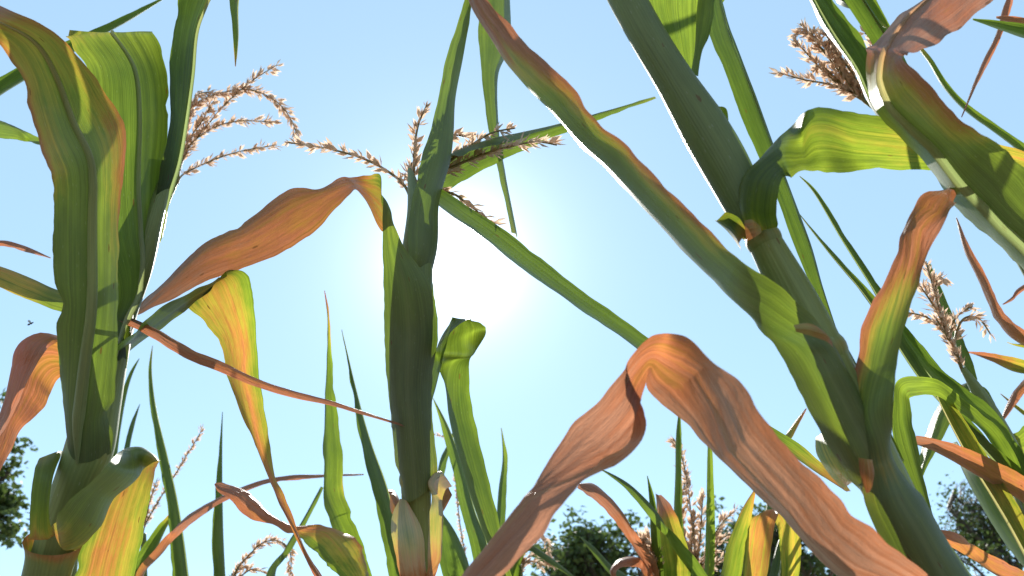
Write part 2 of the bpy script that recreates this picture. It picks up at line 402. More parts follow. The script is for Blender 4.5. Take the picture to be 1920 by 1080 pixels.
# ================================================================== near plant on the left
p1 = plant('big corn plant at the left with broad upright leaves and a curled lower leaf', under(85, 1080, .55, -.10, .05))
stalk(p1, [(70, 1150, .55, 74, .2), (92, 1060, .55, 72, .2), (118, 970, .55, 72, .1), (148, 890, .55, 78, .1), (168, 840, .555, 86, .3),
           (186, 760, .565, 76, .1), (208, 670, .58, 60, .1), (232, 590, .60, 46, .2), (262, 500, .61, 46, .1), (290, 400, .62, 34, .1), (318, 310, .64, 22, .1)], ())
sheath(p1, [(66, 1160, .55, 84, .1), (90, 1068, .549, 84, .15), (98, 1035, .549, 92, .45), (101, 1015, .548, 104, .7)], (-2.9, 2.6))
# front upright leaf, bending away over the left edge
leaf(p1, [(128, 850, 208, 850), (120, 760, 214, 760), (110, 660, 220, 660), (101, 560, 223, 560), (99, 450, 222, 450), (101, 360, 225, 335), (90, 300, 231, 240), (58, 210, 196, 172), (22, 115, 125, 80), (-12, 72, 42, 30), (-60, 40, -20, 0)],
     [.553, .545, .53, .515, .505, .497, .487, .475, .46, .45, .44], [0, .01, .015, .02, .02, .03, .045, .06, .07, .07, .06],
     [(.12, .1, .15), (.08, .05, .1), (.05, .05, .08), (.08, .05, .15), (.12, .08, .45), (.4, .12, .85), (.62, .16, .8), (.62, .22, .62), (.6, .3, .6), (.7, .4, .65), (.8, .6, .8)],
     v=[.56, .40, .22, .14, .1, .08, -.05, -.16, -.16, -.1, 0], pe=[2.6, 2.4, 2.0, 1.6, 1.6, 1.6, 1.6, 1.6, 1.6, 1.6, 1.6], rip=.0026, rf=20, rib=.0042, mat='pale', g=[0, 0, .1, .3, .38, .4, .45, .15, 0, 0, 0])
# second broad leaf behind it, its end folded back at the top
leaf(p1, [(196, 690, 236, 690), (208, 610, 250, 600), (216, 540, 266, 525), (180, 450, 290, 440), (170, 340, 302, 340), (168, 230, 318, 205), (165, 130, 312, 130), (124, 65, 288, 64), (158, 76, 286, 72), (170, 120, 262, 120), (215, 230, 258, 225), (240, 320, 246, 318)],
     [.575, .585, .595, .60, .60, .595, .59, .585, .61, .655, .70, .72], [0, 0, .01, .02, .025, .03, .03, .03, .03, .02, .01, 0],
     [.15, .12, .1, .06, .05, .05, (.2, .05, .05), (.5, .25, .1), .2, .2, .3, .5], v=[.5, .4, .2, .12, .1, .08, .05, .0, 0, 0, 0, 0], rip=.002, rib=.0024, g=[.1, .3, .7, .9, .95, .9, .7, .7, .3, .3, .3, .3])
# third leaf, narrow and upright, leaving the frame
leaf(p1, [(284, 470, 302, 440), (293, 390, 318, 350), (302, 310, 338, 290), (314, 210, 352, 215), (318, 125, 364, 145), (330, 40, 374, 62), (346, -30, 400, -10), (372, -130, 430, -100), (420, -190, 455, -150), (440, -100, 470, -90), (426, -10, 447, -10), (438, 70, 446, 70), (441, 125, 442, 124)],
     [.625, .63, .635, .64, .64, .64, .64, .65, .68, .71, .72, .73, .74], [.02, .03, .035, .035, .035, .035, .03, .03, .03, .02, .01, .01, 0], [.1, .05, .05, .05, .05, .12, .25, .2, .1, .1, .15, .2, .7], v=.14, rip=.003, rib=.002)
# pale blade that rises right, then hangs as a yellow and brown leaf
leaf(p1, [(212, 655, 206, 700), (240, 622, 236, 662), (272, 594, 292, 622), (335, 556, 352, 574), (398, 527, 395, 545), (440, 509, 360, 562), (470, 522, 354, 574), (478, 580, 392, 615), (484, 640, 414, 650), (492, 730, 428, 720), (508, 830, 465, 810), (532, 920, 505, 905), (562, 1000, 550, 990), (610, 1082, 592, 1082), (680, 1180, 665, 1180)],
     [.585, .59, .60, .61, .63, .645, .66, .675, .68, .68, .675, .67, .66, .65, .64], [.05, .055, .06, .06, .05, .03, .02, .02, .02, .03, .03, .025, .02, .01, .0],
     [.1, .1, .12, .15, .2, (.12, .3, .3), (.1, .45, .25), (.12, .5, .35), (.14, .55, .4), (.15, .52, .45), (.35, .55, .5), (.55, .6, .6), .7, .8, .9], v=[.05, .05, .05, .05, 0, -.06, -.1, -.12, -.12, -.14, -.14, -.1, -.1, 0, 0], rip=.004, g=[1, 1, 1, 1, .6, .2, .2, .2, .2, .3, .4, .5, .6, .6, .6])
# slender brown leaf across to the centre
strip(p1, [(226, 596, 14), (285, 623, 20), (355, 665, 21), (422, 692, 17), (486, 720, 13), (560, 742, 11), (618, 756, 9), (690, 778, 6), (782, 806, 2)],
      [.585, .58, .575, .575, .58, .585, .59], [.015, .02, .02, .02, .015, .01, 0], [.75, .9, .85, .75, .85, .9, 1], v=.1, g=.5)
# lower leaf: collar, curl and hanging blade
leaf(p1, [(96, 992, 150, 1028), (108, 978, 158, 1012), (118, 950, 190, 968), (160, 906, 214, 928), (206, 862, 262, 884), (232, 842, 296, 866), (225, 850, 292, 880), (196, 905, 281, 930), (165, 985, 268, 1000), (138, 1078, 252, 1076), (120, 1180, 240, 1180), (130, 1300, 200, 1300)],
     [.53, .515, .505, .50, .505, .52, .545, .56, .565, .57, .575, .58], [.0, .01, .015, .02, .02, .02, .02, .02, .02, .02, .02, .01],
     [(.5, .5, .5), .3, .12, .08, .1, (.1, .2, .4), (.15, .4, .6), (.15, .5, .3), (.15, .58, .2), (.15, .55, .12), (.2, .5, .15), .4], v=[.1, .14, .14, .1, .1, .05, .05, .04, -.04, -.05, -.05, 0], rip=.003, mat='pale', g=[.4, .6, .8, .8, .8, .6, .3, .15, .1, .1, .1, .1])
leaf(p1, [(50, 1012, 108, 992), (52, 985, 96, 985), (58, 930, 92, 945), (66, 882, 96, 900), (76, 858, 116, 850)], [.53, .52, .515, .52, .545], [0, -.005, -.01, 0, .02], [.6, .3, .1, .1, .15], v=.15, rip=.002, name='leaf_collar', mat='pale')
# dry leaf drooping off the left edge
leaf(p1, [(196, 640, 190, 690), (150, 628, 150, 700), (104, 642, 112, 716), (66, 690, 80, 764), (26, 760, 44, 798), (0, 808, 16, 858), (-40, 880, -18, 930), (-70, 960, -60, 980)],
     [.59, .60, .61, .615, .61, .60, .59, .59], [.01, .03, .04, .05, .04, .04, .03, 0], [.3, .5, .7, (1, .8, .74), (1, .8, .74), (1, .8, .75), .9, 1], v=[0, -.1, -.25, -.3, -.28, -.2, 0, 0], rip=.003, g=.85)
strip(p1, [(200, 580, 24), (150, 575, 26), (100, 566, 27), (50, 548, 30), (0, 527, 28), (-60, 505, 24)], [.60, .61, .62, .62], .02, [.2, .2, .35, .4], v=.2)

# ------------------------------------------------ plant behind the left one (arching tassel)
b1 = plant('corn plant behind the left stalk with an arching tan tassel above the orange leaf', under(110, 1300, 1.25, -.02, .05))
stalk(b1, [(110, 1300, 1.25, 36), (128, 1050, 1.25, 34), (165, 800, 1.25, 30), (238, 600, 1.25, 22), (292, 430, 1.25, 14), (335, 330, 1.25, 8)])
for pts, th, dn in (([(335, 335), (338, 290), (346, 235), (372, 192), (425, 172), (475, 170), (520, 192), (548, 228), (558, 262)], 26, 2.0),
                    ([(336, 320), (352, 280), (385, 240), (422, 196), (462, 160), (490, 140), (520, 122)], 18, 1.0),
                    ([(337, 320), (352, 276), (400, 240), (450, 227), (512, 229)], 16, 1.1),
                    ([(333, 345), (345, 326), (400, 300), (450, 284), (518, 272)], 16, 1.1),
                    ([(337, 315), (345, 260), (355, 215), (368, 180), (392, 172)], 26, 1.6),
                    ([(337, 315), (350, 270), (380, 225), (400, 190)], 24, 1.3), ([(336, 310), (341, 262), (350, 225), (352, 190)], 22, 1.3)):
    spike(b1, pts, [1.25, 1.24, 1.22], th, dn, .012)

b0 = plant('corn plant off the left edge, only its green and brown leaf tips reaching in', under(-330, 1300, 1.0, -.05, .05))
stalk(b0, [(-330, 1300, 1.0, 44), (-300, 900, 1.0, 40), (-270, 500, 1.0, 30), (-240, 150, 1.0, 14)])
strip(b0, [(-275, 560, 24), (-200, 330, 40), (-90, 212, 36), (-20, 172, 30), (15, 152, 26), (90, 110, 26), (180, 62, 18), (250, 26, 12), (308, -4, 3)], [1.0, .98, .97, .97, .97], .03, [.1, .05, .05, .05, .1], v=.2)
strip(b0, [(-280, 600, 24), (-190, 320, 40), (-60, 222, 36), (0, 242, 32), (36, 252, 22), (70, 262, 12), (112, 268, 5), (150, 270, 1)], [1.0, .95, .92, .9, .88, .88], .03, [.1, .05, .1, .15, .6], v=.15, g=.3)
strip(b0, [(-275, 640, 14), (-180, 470, 16), (-60, 448, 10), (0, 458, 6), (40, 466, 6), (95, 484, 1)], [1.0, .95, .92, .9], .01, [.3, .7, .9, 1], v=.2)

# ================================================================== centre plant
p2 = plant('centre corn plant whose upright stalk stands beside the sun', under(785, 1080, .60, .02, .06))
stalk(p2, [(790, 1180, .60, 66, .1), (786, 1080, .60, 58, .15), (782, 980, .60, 54, .1), (779, 885, .60, 58, .2), (774, 760, .605, 64, .1), (770, 620, .615, 58, .1), (774, 490, .635, 46, .1), (780, 400, .66, 34, .1), (774, 345, .69, 20, .1), (768, 318, .71, 8, .2)], (.325, .02))
# wrapping leaf: sheath front, keel, bends left and dries out
leaf(p2, [(750, 945, 818, 905), (742, 880, 820, 872), (734, 800, 812, 790), (726, 720, 810, 716), (721, 620, 822, 620), (719, 530, 806, 535), (718, 450, 762, 470), (717, 375, 738, 425), (715, 328, 719, 432), (690, 327, 694, 390), (660, 329, 669, 358), (637, 331, 655, 368), (598, 351, 628, 392), (540, 362, 574, 447), (450, 420, 490, 494), (380, 465, 402, 522), (300, 537, 318, 563), (246, 586, 252, 592)],
     [.60, .60, .60, .605, .61, .60, .595, .59, .595, .605, .61, .62, .625, .63, .635, .635, .63, .62], [.0, .0, .0, .005, .01, .02, .02, .02, .01, .02, .02, .02, .02, .035, .04, .04, .02, 0],
     [.2, (.25, .1, .25), .08, .06, .05, .05, .08, (.05, .2, .4), (.1, .4, .6), (.7, .6, .6), .85, .8, .75, .74, .76, .8, .85, .95], pe=[2.6, 2.6, 2.4, 2.2, 1.9, 1.6, 1.6, 1.6, 1.6, 1.6, 1.6, 1.6, 1.6, 1.6, 1.6, 1.6, 1.6, 1.6], v=[.52, .52, .46, .4, .34, .24, .15, .1, 0, 0, 0, -.05, -.12, -.14, -.12, -.12, -.1, 0], rip=.0025, rf=22, mat='pale', g=[0, 0, 0, 0, 0, 0, 0, .2, .5, .4, .3, .3, .3, .3, .4, .5, .6, .6])
sheath(p2, [(772, 800, .606, 76, .1), (770, 640, .615, 76, .05), (778, 520, .635, 66, .1), (786, 430, .655, 50, .1)], (-2.2, 2.9))
# inner upright leaf, folding over above the frame and hanging as the dark narrow blade
leaf(p2, [(770, 760, 806, 760), (768, 660, 810, 660), (766, 560, 814, 560), (766, 470, 806, 470), (772, 375, 812, 385), (785, 315, 824, 290), (802, 260, 832, 235), (820, 190, 842, 175), (838, 115, 858, 105), (862, 35, 872, 48), (876, -10, 886, 0), (884, -70, 915, -90), (890, -60, 945, -70), (897, 0, 946, 0), (899, 70, 940, 88), (905, 142, 926, 145), (917, 240, 931, 240), (934, 325, 943, 318), (960, 436, 968, 446)],
     [.608, .614, .63, .645, .66, .67, .68, .69, .70, .71, .715, .72, .74, .755, .77, .785, .80, .81, .82], [0, .01, .02, .025, .03, .035, .04, .045, .04, .035, .03, .02, .02, .02, .02, .03, .03, .02, .01],
     [.1, .08, .08, .06, .05, .05, .05, .05, .08, .1, .1, .1, .1, .1, .08, .06, .06, .1, .3], mat='pale', v=[.5, .4, .25, .2, .18, .2, .2, .2, .2, .2, .1, 0, -.1, -.18, -.2, -.2, -.2, -.2, -.1], rip=.0018, g=[0, 0, 0, .2, .5] + [.95] * 14)
# leaf crossing to the right behind the tall leaning plant
leaf(p2, [(792, 352, 806, 375), (824, 300, 818, 362), (880, 284, 872, 340), (935, 268, 940, 302), (1000, 250, 1004, 272), (1060, 232, 1064, 246), (1125, 212, 1130, 222), (1228, 181, 1230, 184)],
     [.68, .70, .73, .76, .80, .83, .86, .90], [.03, .04, .05, .05, .045, .04, .03, .01], [.1, .08, .08, .08, .08, .1, .12, .3], v=[.0, -.1, -.2, -.22, -.22, -.2, -.15, 0], rip=.002, rib=.0014)
# long straight leaf running down to the right
leaf(p2, [(796, 332, 788, 362), (842, 360, 828, 390), (882, 387, 866, 418), (937, 426, 919, 456), (1000, 474, 980, 504), (1085, 538, 1066, 566), (1215, 632, 1196, 656), (1350, 738, 1334, 760), (1466, 812, 1456, 836), (1536, 866, 1526, 884), (1592, 918, 1588, 922)],
     [.68, .69, .695, .70, .70, .70, .69, .68, .67, .665, .66], [.04, .045, .05, .055, .055, .055, .05, .045, .04, .03, 0], [.08, .05, .05, .05, .05, .05, .06, .08, .12, (.3, .5, .5), .75], v=.08, rip=.0012, g=1.0)
# short pale leaf folding down on the right of the stalk
leaf(p2, [(786, 760, 808, 762), (804, 690, 821, 697), (820, 645, 838, 656), (838, 608, 848, 626), (848, 597, 885, 600), (838, 625, 911, 616), (826, 660, 898, 655), (823, 690, 878, 688), (850, 768, 884, 756), (880, 878, 907, 852), (918, 1000, 934, 978), (950, 1090, 958, 1075), (990, 1200, 996, 1190)],
     [.63, .622, .612, .607, .62, .645, .655, .66, .66, .655, .645, .64, .64], [.03, .04, .05, .05, .03, .02, .02, .02, .03, .04, .04, .03, .01], [.08, .05, .08, .1, .12, .15, .12, .08, .06, .06, .1, .2, .4], v=[.1, .1, .1, .05, 0, 0, -.08, -.15, -.2, -.2, -.2, -.2, 0], rip=.002, g=[1, 1, 1, .8, .2, .1, .2, .5, .7, .7, .7, .7, .7])
# lower collar
leaf(p2, [(752, 1085, 778, 1090), (744, 1050, 772, 1058), (735, 1008, 768, 1012), (737, 962, 757, 975), (748, 935, 752, 945)], [.585, .575, .572, .58, .59], [.0, 0, .01, .01, 0], [.85, .6, .4, .45, .5], v=.3, rip=.003, name='leaf_collar', mat='paper')
leaf(p2, [(800, 1088, 816, 1085), (803, 1050, 824, 1052), (806, 1000, 829, 1006), (808, 950, 829, 950), (814, 918, 832, 915), (824, 906, 846, 908)], [.585, .575, .572, .575, .59, .60], 0.01, [.85, .6, .4, .4, .45, .5], v=.3, rip=.003, name='leaf_collar', mat='paper')
leaf(p2, [(752, 948, 744, 966), (740, 925, 736, 960), (726, 922, 732, 945)], [.60, .61, .615], .01, [.6, .62, .66], v=.1, rip=.002, name='leaf_collar', mat='pale')
leaf(p2, [(826, 912, 826, 968), (838, 908, 834, 952), (847, 908, 845, 925)], [.605, .615, .62], .01, [.6, .6, .66], v=.1, rip=.002, name='leaf_collar', mat='pale')
for pts, th, dn in (([(770, 372), (756, 345), (722, 318), (680, 297), (620, 280), (540, 267)], 13, 1.1), ([(772, 360), (776, 320), (778, 272), (785, 232), (800, 198)], 15, 1.3),
                    ([(780, 350), (806, 300), (830, 262), (850, 253), (874, 257)], 16, 1.2), ([(782, 350), (840, 305), (880, 275), (920, 250), (966, 240)], 14, 1.0),
                    ([(784, 352), (830, 322), (900, 292), (960, 274), (1005, 266), (1044, 272)], 18, 1.3), ([(782, 356), (845, 362), (880, 385), (930, 425)], 13, .9),
                    ([(770, 350), (768, 330), (772, 305)], 14, 1.2)):
    spike(p2, pts, [.72, .735, .745], th, dn, .0105)

# ================================================================== leaning plant on the right
p3 = plant('thick corn stalk leaning left across the right half with large orange dry leaf', under(1740, 1080, .38, .16, .03))
stalk(p3, [(1800, 1170, .375, 96, .1), (1752, 1080, .38, 92, .1), (1696, 975, .385, 86, .1), (1648, 885, .395, 92, .2), (1590, 765, .402, 94, .1), (1540, 660, .408, 88, .15), (1490, 560, .414, 80, .1), (1432, 450, .42, 62, .2), (1400, 390, .43, 58, .1), (1355, 300, .44, 62, .1), (1296, 195, .455, 56, .1), (1226, 80, .47, 46, .1), (1172, -20, .49, 38, .1)], (.42, .585))
sheath(p3, [(1420, 430, .422, 66, .4), (1402, 395, .428, 74, .1), (1365, 318, .438, 88, .05), (1320, 240, .448, 88, .05), (1266, 152, .458, 72, .06), (1216, 70, .47, 68, .06), (1172, -10, .485, 68, .06), (1132, -90, .50, 64, .1)], (-2.7, 2.2))
# long narrow leaf up to the top centre, brown along one margin
leaf(p3, [(1694, 925, 1640, 945), (1664, 850, 1576, 878), (1630, 776, 1536, 806), (1590, 696, 1496, 728), (1546, 620, 1452, 648), (1484, 555, 1416, 604), (1412, 502, 1362, 540), (1352, 455, 1300, 486), (1310, 410, 1262, 446), (1255, 355, 1206, 388), (1182, 280, 1132, 308), (1127, 236, 1082, 262), (1076, 176, 1030, 202), (1036, 130, 990, 162), (990, 90, 948, 112), (958, 58, 922, 66), (916, 4, 886, 0), (885, -60, 868, -60)],
     [.412, .397, .398, .399, .398, .394, .39, .395, .40, .405, .415, .42, .43, .435, .44, .445, .45, .46], [0, 0, 0, 0, .01, .03, .05, .055, .055, .055, .055, .05, .05, .045, .04, .035, .03, .01],
     [.2, .2, .12, .1, (.3, .08, .08), (.12, .05, .05), (.12, .02, .05), (.6, 0, .06), (.8, 0, .06), (.8, 0, .06), (.75, 0, .08), (.7, 0, .1), (.8, .1, .12), (.9, .2, .2), (.9, .45, .4), (.9, .7, .6), .85, .95], v=[.56, .56, .56, .54, .34, .16] + [.10] * 11, pe=[4, 4, 4, 3.6, 2.6, 1.9] + [1.6] * 11, rip=.0022, rf=34, mat='pale', g=[0, 0, 0, 0, 0, .3] + [1.0] * 11)
# yellow-green leaf bending right
leaf(p3, [(1398, 440, 1446, 428), (1387, 385, 1453, 400), (1392, 338, 1463, 352), (1430, 290, 1472, 328), (1480, 240, 1488, 320), (1530, 208, 1536, 318), (1610, 212, 1620, 316), (1700, 226, 1720, 318), (1800, 250, 1810, 322), (1900, 280, 1905, 324), (2000, 312, 2000, 330)],
     [.415, .412, .412, .415, .425, .44, .455, .47, .49, .505, .52], [.0, .01, .02, .035, .05, .05, .05, .045, .04, .03, .01],
     [(.3, .55, .2), .12, .08, .08, (.1, .15, .15), (.1, .2, .2), (.15, .22, .16), (.2, .3, .18), (.3, .35, .2), (.5, .35, .25), .6], v=[.1, .15, .15, .1, 0, -.1, -.14, -.14, -.12, -.1, 0], rip=.0035, g=[.9, .9, .8, .6, .3, .15, .1, .1, .1, .2, .3])
# right-hand leaf twisting up into a brown curl
leaf(p3, [(1790, 1215, 1880, 1150), (1707, 1112, 1800, 1052), (1652, 1017, 1744, 956), (1616, 940, 1704, 900), (1612, 872, 1676, 850), (1616, 820, 1674, 800), (1606, 765, 1672, 730), (1596, 700, 1678, 665), (1605, 635, 1692, 610), (1640, 560, 1712, 548), (1678, 486, 1728, 500), (1694, 432, 1752, 436), (1716, 378, 1782, 398), (1742, 356, 1792, 382), (1772, 350, 1790, 372), (1790, 356, 1796, 364)],
     [.372, .378, .383, .388, .388, .384, .384, .386, .39, .395, .40, .405, .41, .42, .435, .44], [0, 0, 0, 0, .0, .0, .01, .02, .02, .03, .03, .03, .035, .03, .02, 0],
     [.1, .1, .1, (.3, .15, .12), (.6, .35, .2), (.2, .1, .06), (.5, .1, .05), (.95, .1, .05), (.98, .12, .08), (.95, .3, .4), (.9, .65, .9), (.9, .72, .95), (.8, .7, .95), .75, .8, .95], pe=[2.6, 2.6, 2.6, 2.6, 2.4, 2.0] + [1.6] * 10, v=[.5, .5, .52, .55, .5, .3, .05, -.2, -.26, -.2, -.1, .12, -.15, -.1, 0, 0], rip=.003, rf=36, mat='pale', g=[0, 0, 0, 0, 0, .2] + [.6] * 10)
# the large orange dry leaf, bent over
leaf(p3, [(1905, 1230, 1790, 1250), (1740, 1080, 1640, 1145), (1655, 1010, 1560, 1068), (1598, 972, 1500, 1000), (1545, 906, 1458, 962), (1500, 864, 1410, 912), (1436, 796, 1350, 852), (1382, 726, 1290, 792), (1334, 684, 1242, 748), (1296, 642, 1224, 728), (1262, 627, 1212, 700), (1224, 631, 1204, 722), (1180, 670, 1192, 772), (1146, 712, 1182, 832), (1085, 785, 1130, 864), (1035, 864, 1078, 916), (985, 935, 1030, 968), (930, 1005, 980, 1032), (868, 1080, 932, 1086), (800, 1160, 850, 1180), (740, 1260, 770, 1270)],
     [.36, .355, .35, .348, .345, .345, .345, .348, .352, .356, .358, .352, .342, .338, .335, .33, .325, .32, .32, .32, .32], [.0, .02, .03, .04, .045, .045, .045, .045, .04, .03, .02, .02, .03, .035, .04, .04, .04, .04, .04, .03, .01],
     [.85, .9, (.85, 1, .95), (.85, 1, .95), (.9, 1, .95), (.9, 1, .95), (.85, .95, .95), (.85, .9, .95), (.8, .82, .9), (.75, .74, .85), (.7, .7, .8), (.85, .75, .72), (.95, .85, .7), (1, .9, .7), (1, .95, .75), 1, 1, 1, 1, 1, 1],
     v=[0, .06, .08, .08, .06, .05, .05, -.04, -.1, -.12, -.12, -.2, -.34, -.38, -.3, -.12, .1, .12, .1, .05, 0], rip=.0022, rf=30, ragged=.03, m=24, crease=.0034, g=[.6, .7, .75, .8, .8, .75, .65, .5, .3, .1, 0, 0, .2, .5, .75, .8, .8, .8, .8, .8, .8])
sheath(p3, [(1650, 885, .398, 98, .15), (1592, 765, .402, 100, .08), (1546, 672, .407, 94, .08), (1515, 612, .411, 86, .1), (1490, 562, .414, 82, .15)], (1.5, 4.78))
# torn brown scraps at the joints
leaf(p3, [(1610, 858, 1636, 862), (1612, 884, 1640, 886), (1618, 906, 1637, 908), (1624, 924, 1631, 922)], [.366, .366, .367, .368], 0, [.6, .75, .7, .8], v=.2, rip=.003, name='torn_sheath', mat='stalk', g=0)
leaf(p3, [(1488, 610, 1492, 622), (1512, 606, 1520, 630), (1536, 614, 1546, 640), (1554, 634, 1560, 652)], [.377, .377, .378, .385], 0, [.45, .5, .62, .8], v=.15, rip=.003, name='torn_sheath', mat='stalk', g=0)
leaf(p3, [(1396, 414, 1400, 452), (1410, 412, 1414, 446), (1424, 422, 1428, 436)], [.398, .397, .400], 0, [.7, .62, .4], v=.1, rip=.002, name='torn_sheath', mat='stalk', g=0)
# top: broad leaf with a sunlit half, small side leaf, torn scraps
leaf(p3, [(1340, 262, 1352, 235), (1296, 190, 1325, 170), (1272, 130, 1306, 140), (1240, 70, 1308, 80), (1216, 10, 1310, 0), (1212, -60, 1322, -80), (1220, -180, 1330, -200), (1260, -300, 1300, -300)], [.465, .48, .495, .505, .51, .515, .53, .54], 0, [.12, .1, .1, .1, .12, .12, .1, .3], v=[.1, .1, 0, -.06, -.08, -.06, 0, 0], rip=.0025, g=0)
leaf(p3, [(1296, 140, 1306, 142), (1304, 92, 1314, 94), (1308, 45, 1336, 40), (1315, 0, 1348, -4), (1328, -60, 1372, -70), (1350, -140, 1390, -150)], [.47, .48, .49, .50, .51, .52], .03, [.1, .12, .15, .12, .1, .3], v=.15, rip=.002)
leaf(p3, [(1334, 196, 1340, 200), (1338, 205, 1364, 206), (1346, 236, 1366, 258), (1362, 282, 1388, 306), (1378, 318, 1386, 326)], [.46, .47, .475, .47, .455], .015, [.3, .2, .2, .35, .6], v=.15, rip=.003)
leaf(p3, [(1392, 470, 1396, 440), (1370, 440, 1380, 412), (1340, 414, 1356, 402)], [.42, .425, .43], .015, [.55, .15, .3], v=.1, rip=.002)
leaf(p3, [(1592, 922, 1604, 900), (1560, 890, 1584, 870), (1538, 860, 1566, 830), (1534, 838, 1552, 805)], [.42, .44, .46, .47], .02, [.5, .35, .3, .3], v=.15, rip=.002)

# ------------------------------------------------ plant behind the leaning one: dark leaf and upper tassel
b2 = plant('tall corn plant with a bushy tan tassel at the top right', under(2130, 1100, .95, .1, .05))
stalk(b2, [(2130, 1100, .95, 40), (2040, 780, .95, 38), (1960, 560, .95, 32), (1860, 400, .95, 24), (1740, 280, .95, 16), (1622, 190, .95, 7)])
for pts, th, dn in (([(1625, 195), (1602, 172), (1580, 142), (1556, 112), (1535, 85), (1522, 62)], 22, 1.1), ([(1622, 190), (1590, 150), (1560, 110), (1530, 80), (1500, 44)], 22, 1.0),
                    ([(1622, 190), (1585, 130), (1550, 90), (1520, 66), (1492, 62)], 22, 1.2), ([(1624, 192), (1575, 160), (1540, 130), (1505, 92), (1488, 76)], 22, 1.2),
                    ([(1615, 182), (1585, 170), (1555, 158), (1510, 150), (1458, 136)], 14, 1.0), ([(1622, 190), (1600, 140), (1570, 100), (1545, 60)], 24, 1.6), ([(1612, 184), (1570, 150), (1538, 122), (1525, 135)], 16, 1.0),
                    ([(1640, 170), (1635, 110), (1636, 80), (1622, 62)], 18, 1.0)):
    spike(b2, pts, [.95, .94, .93], th, dn, .012)
leaf(b2, [(1810, 360, 1830, 340), (1680, 150, 1700, 120), (1500, -100, 1520, -140), (1360, -110, 1400, -150), (1322, -30, 1348, -50), (1328, 60, 1354, 12), (1360, 140, 1386, 105), (1415, 275, 1442, 256), (1460, 380, 1477, 350), (1495, 475, 1516, 455), (1525, 545, 1541, 540), (1560, 625, 1568, 620), (1592, 690, 1594, 688)],
     [.95, .9, .83, .76, .72, .70, .68, .67, .66, .65, .645, .64, .635], [.02, .04, .05, .05, .05, .05, .05, .05, .045, .04, .03, .02, 0], [.08, .05, .05, .05, .05, .05, .05, .04, .05, .05, .06, .1, .5], v=-.22, rip=.0016, rib=.0012)
strip(b2, [(1780, 320, 16), (1660, 60, 26), (1540, -120, 34), (1420, -110, 30), (1350, 0, 18), (1330, 40, 6)], [.95, .93, .9, .86, .82, .8], .02, .1, v=.2)

# ================================================================== near plant off the right edge
p5 = plant('corn plant at the right edge with a broad striped leaf folded over into brown', under(2060, 900, .46, .14, .03))
stalk(p5, [(2140, 1100, .46, 90), (2090, 850, .46, 84), (2060, 640, .465, 76), (2030, 440, .47, 66), (2000, 240, .49, 44), (1980, 60, .51, 22)], (.3, .6))
leaf(p5, [(2050, 560, 2020, 640), (1985, 410, 1940, 540), (1920, 326, 1862, 456), (1862, 266, 1794, 384), (1806, 226, 1736, 306), (1768, 175, 1680, 258), (1734, 138, 1644, 222), (1704, 112, 1628, 180), (1698, 108, 1622, 96), (1706, 108, 1636, 76), (1748, 92, 1682, 32), (1796, 52, 1738, 2), (1855, 2, 1800, -40), (1905, -60, 1850, -95)],
     [.455, .445, .435, .425, .42, .415, .412, .412, .42, .435, .45, .46, .47, .48], [-.01, -.02, -.03, -.03, -.03, -.03, -.02, -.01, .01, .02, .02, .02, .02, 0],
     [.1, .06, (.1, .05, .05), (.2, .05, .05), (.7, .08, .05), (.75, .12, .05), (.8, .2, .04), (.85, .4, .05), .7, .92, .9, .85, .95, .95], v=[.05, .08, .1, .1, .1, .1, .1, .08, 0, 0, .08, .1, .1, 0], rip=.003, rf=24, rib=.0034, mat='pale')
leaf(p5, [(2050, 610, 2080, 580), (1930, 450, 1960, 410), (1800, 340, 1830, 300), (1690, 260, 1720, 220), (1634, 204, 1662, 165), (1602, 140, 1630, 108), (1550, 65, 1598, 52), (1515, 0, 1562, 0), (1480, -70, 1530, -70), (1450, -150, 1490, -150)],
     [.47, .48, .485, .485, .48, .475, .475, .475, .48, .49], [.0, .02, .03, .03, .03, .03, .03, .03, .02, 0], [.1, .06, .05, .05, (.15, .05, .05), (.1, .04, .04), .05, .05, .05, .2], v=.12, rip=.003, rib=.0016)
strip(p5, [(2030, 470, 20), (2060, 250, 30), (1980, 80, 28), (1920, 58, 24), (1870, 46, 14), (1824, 36, 3)], [.475, .52, .55, .56, .56, .56], .025, [.1, .05, .05, .1, .2], v=.12)
strip(p5, [(2020, 400, 16), (2040, 180, 20), (1975, 60, 18), (1920, 40, 15), (1890, 34, 9), (1868, 32, 3)], [.48, .55, .60, .60, .60], .015, [.2, .4, .8, .9], v=.2)

# ------------------------------------------------ slender plant behind it with hanging brown tips
b3 = plant('corn plant behind the right edge with thin twisted brown leaf tips', under(2080, 900, 1.05, .15, .05))
stalk(b3, [(2180, 1400, 1.05, 34), (2130, 1000, 1.05, 32), (2080, 600, 1.05, 26), (2040, 250, 1.05, 18), (2010, 0, 1.05, 8)])
strip(b3, [(2045, 300, 20), (1990, 60, 22), (1920, -60, 18), (1893, 0, 12), (1873, 65, 11), (1852, 108, 10), (1830, 155, 7), (1803, 220, 2)], [1.05, .98, .9, .88, .87, .87], .015, [.2, .6, .85, .9, .9, 1], v=.12)
strip(b3, [(2060, 450, 18), (2000, 660, 24), (1920, 632, 22), (1875, 592, 20), (1850, 538, 17), (1815, 470, 12), (1793, 408, 2)], [1.05, 1.0, .95, .93, .92, .92], .015, [.2, .5, .8, .85, .85, 1], v=.12)
strip(b3, [(2065, 480, 12), (2000, 500, 12), (1918, 540, 9), (1898, 560, 6), (1880, 571, 2)], [1.05, 1.0, .97, .96], .01, [.3, .7, .9, 1], v=.12)
strip(b3, [(2080, 600, 20), (2000, 700, 22), (1920, 684, 18), (1860, 667, 11), (1812, 660, 2)], [1.05, 1.0, .97, .96], .02, [.1, .2, .3, .7, .9], v=.2)
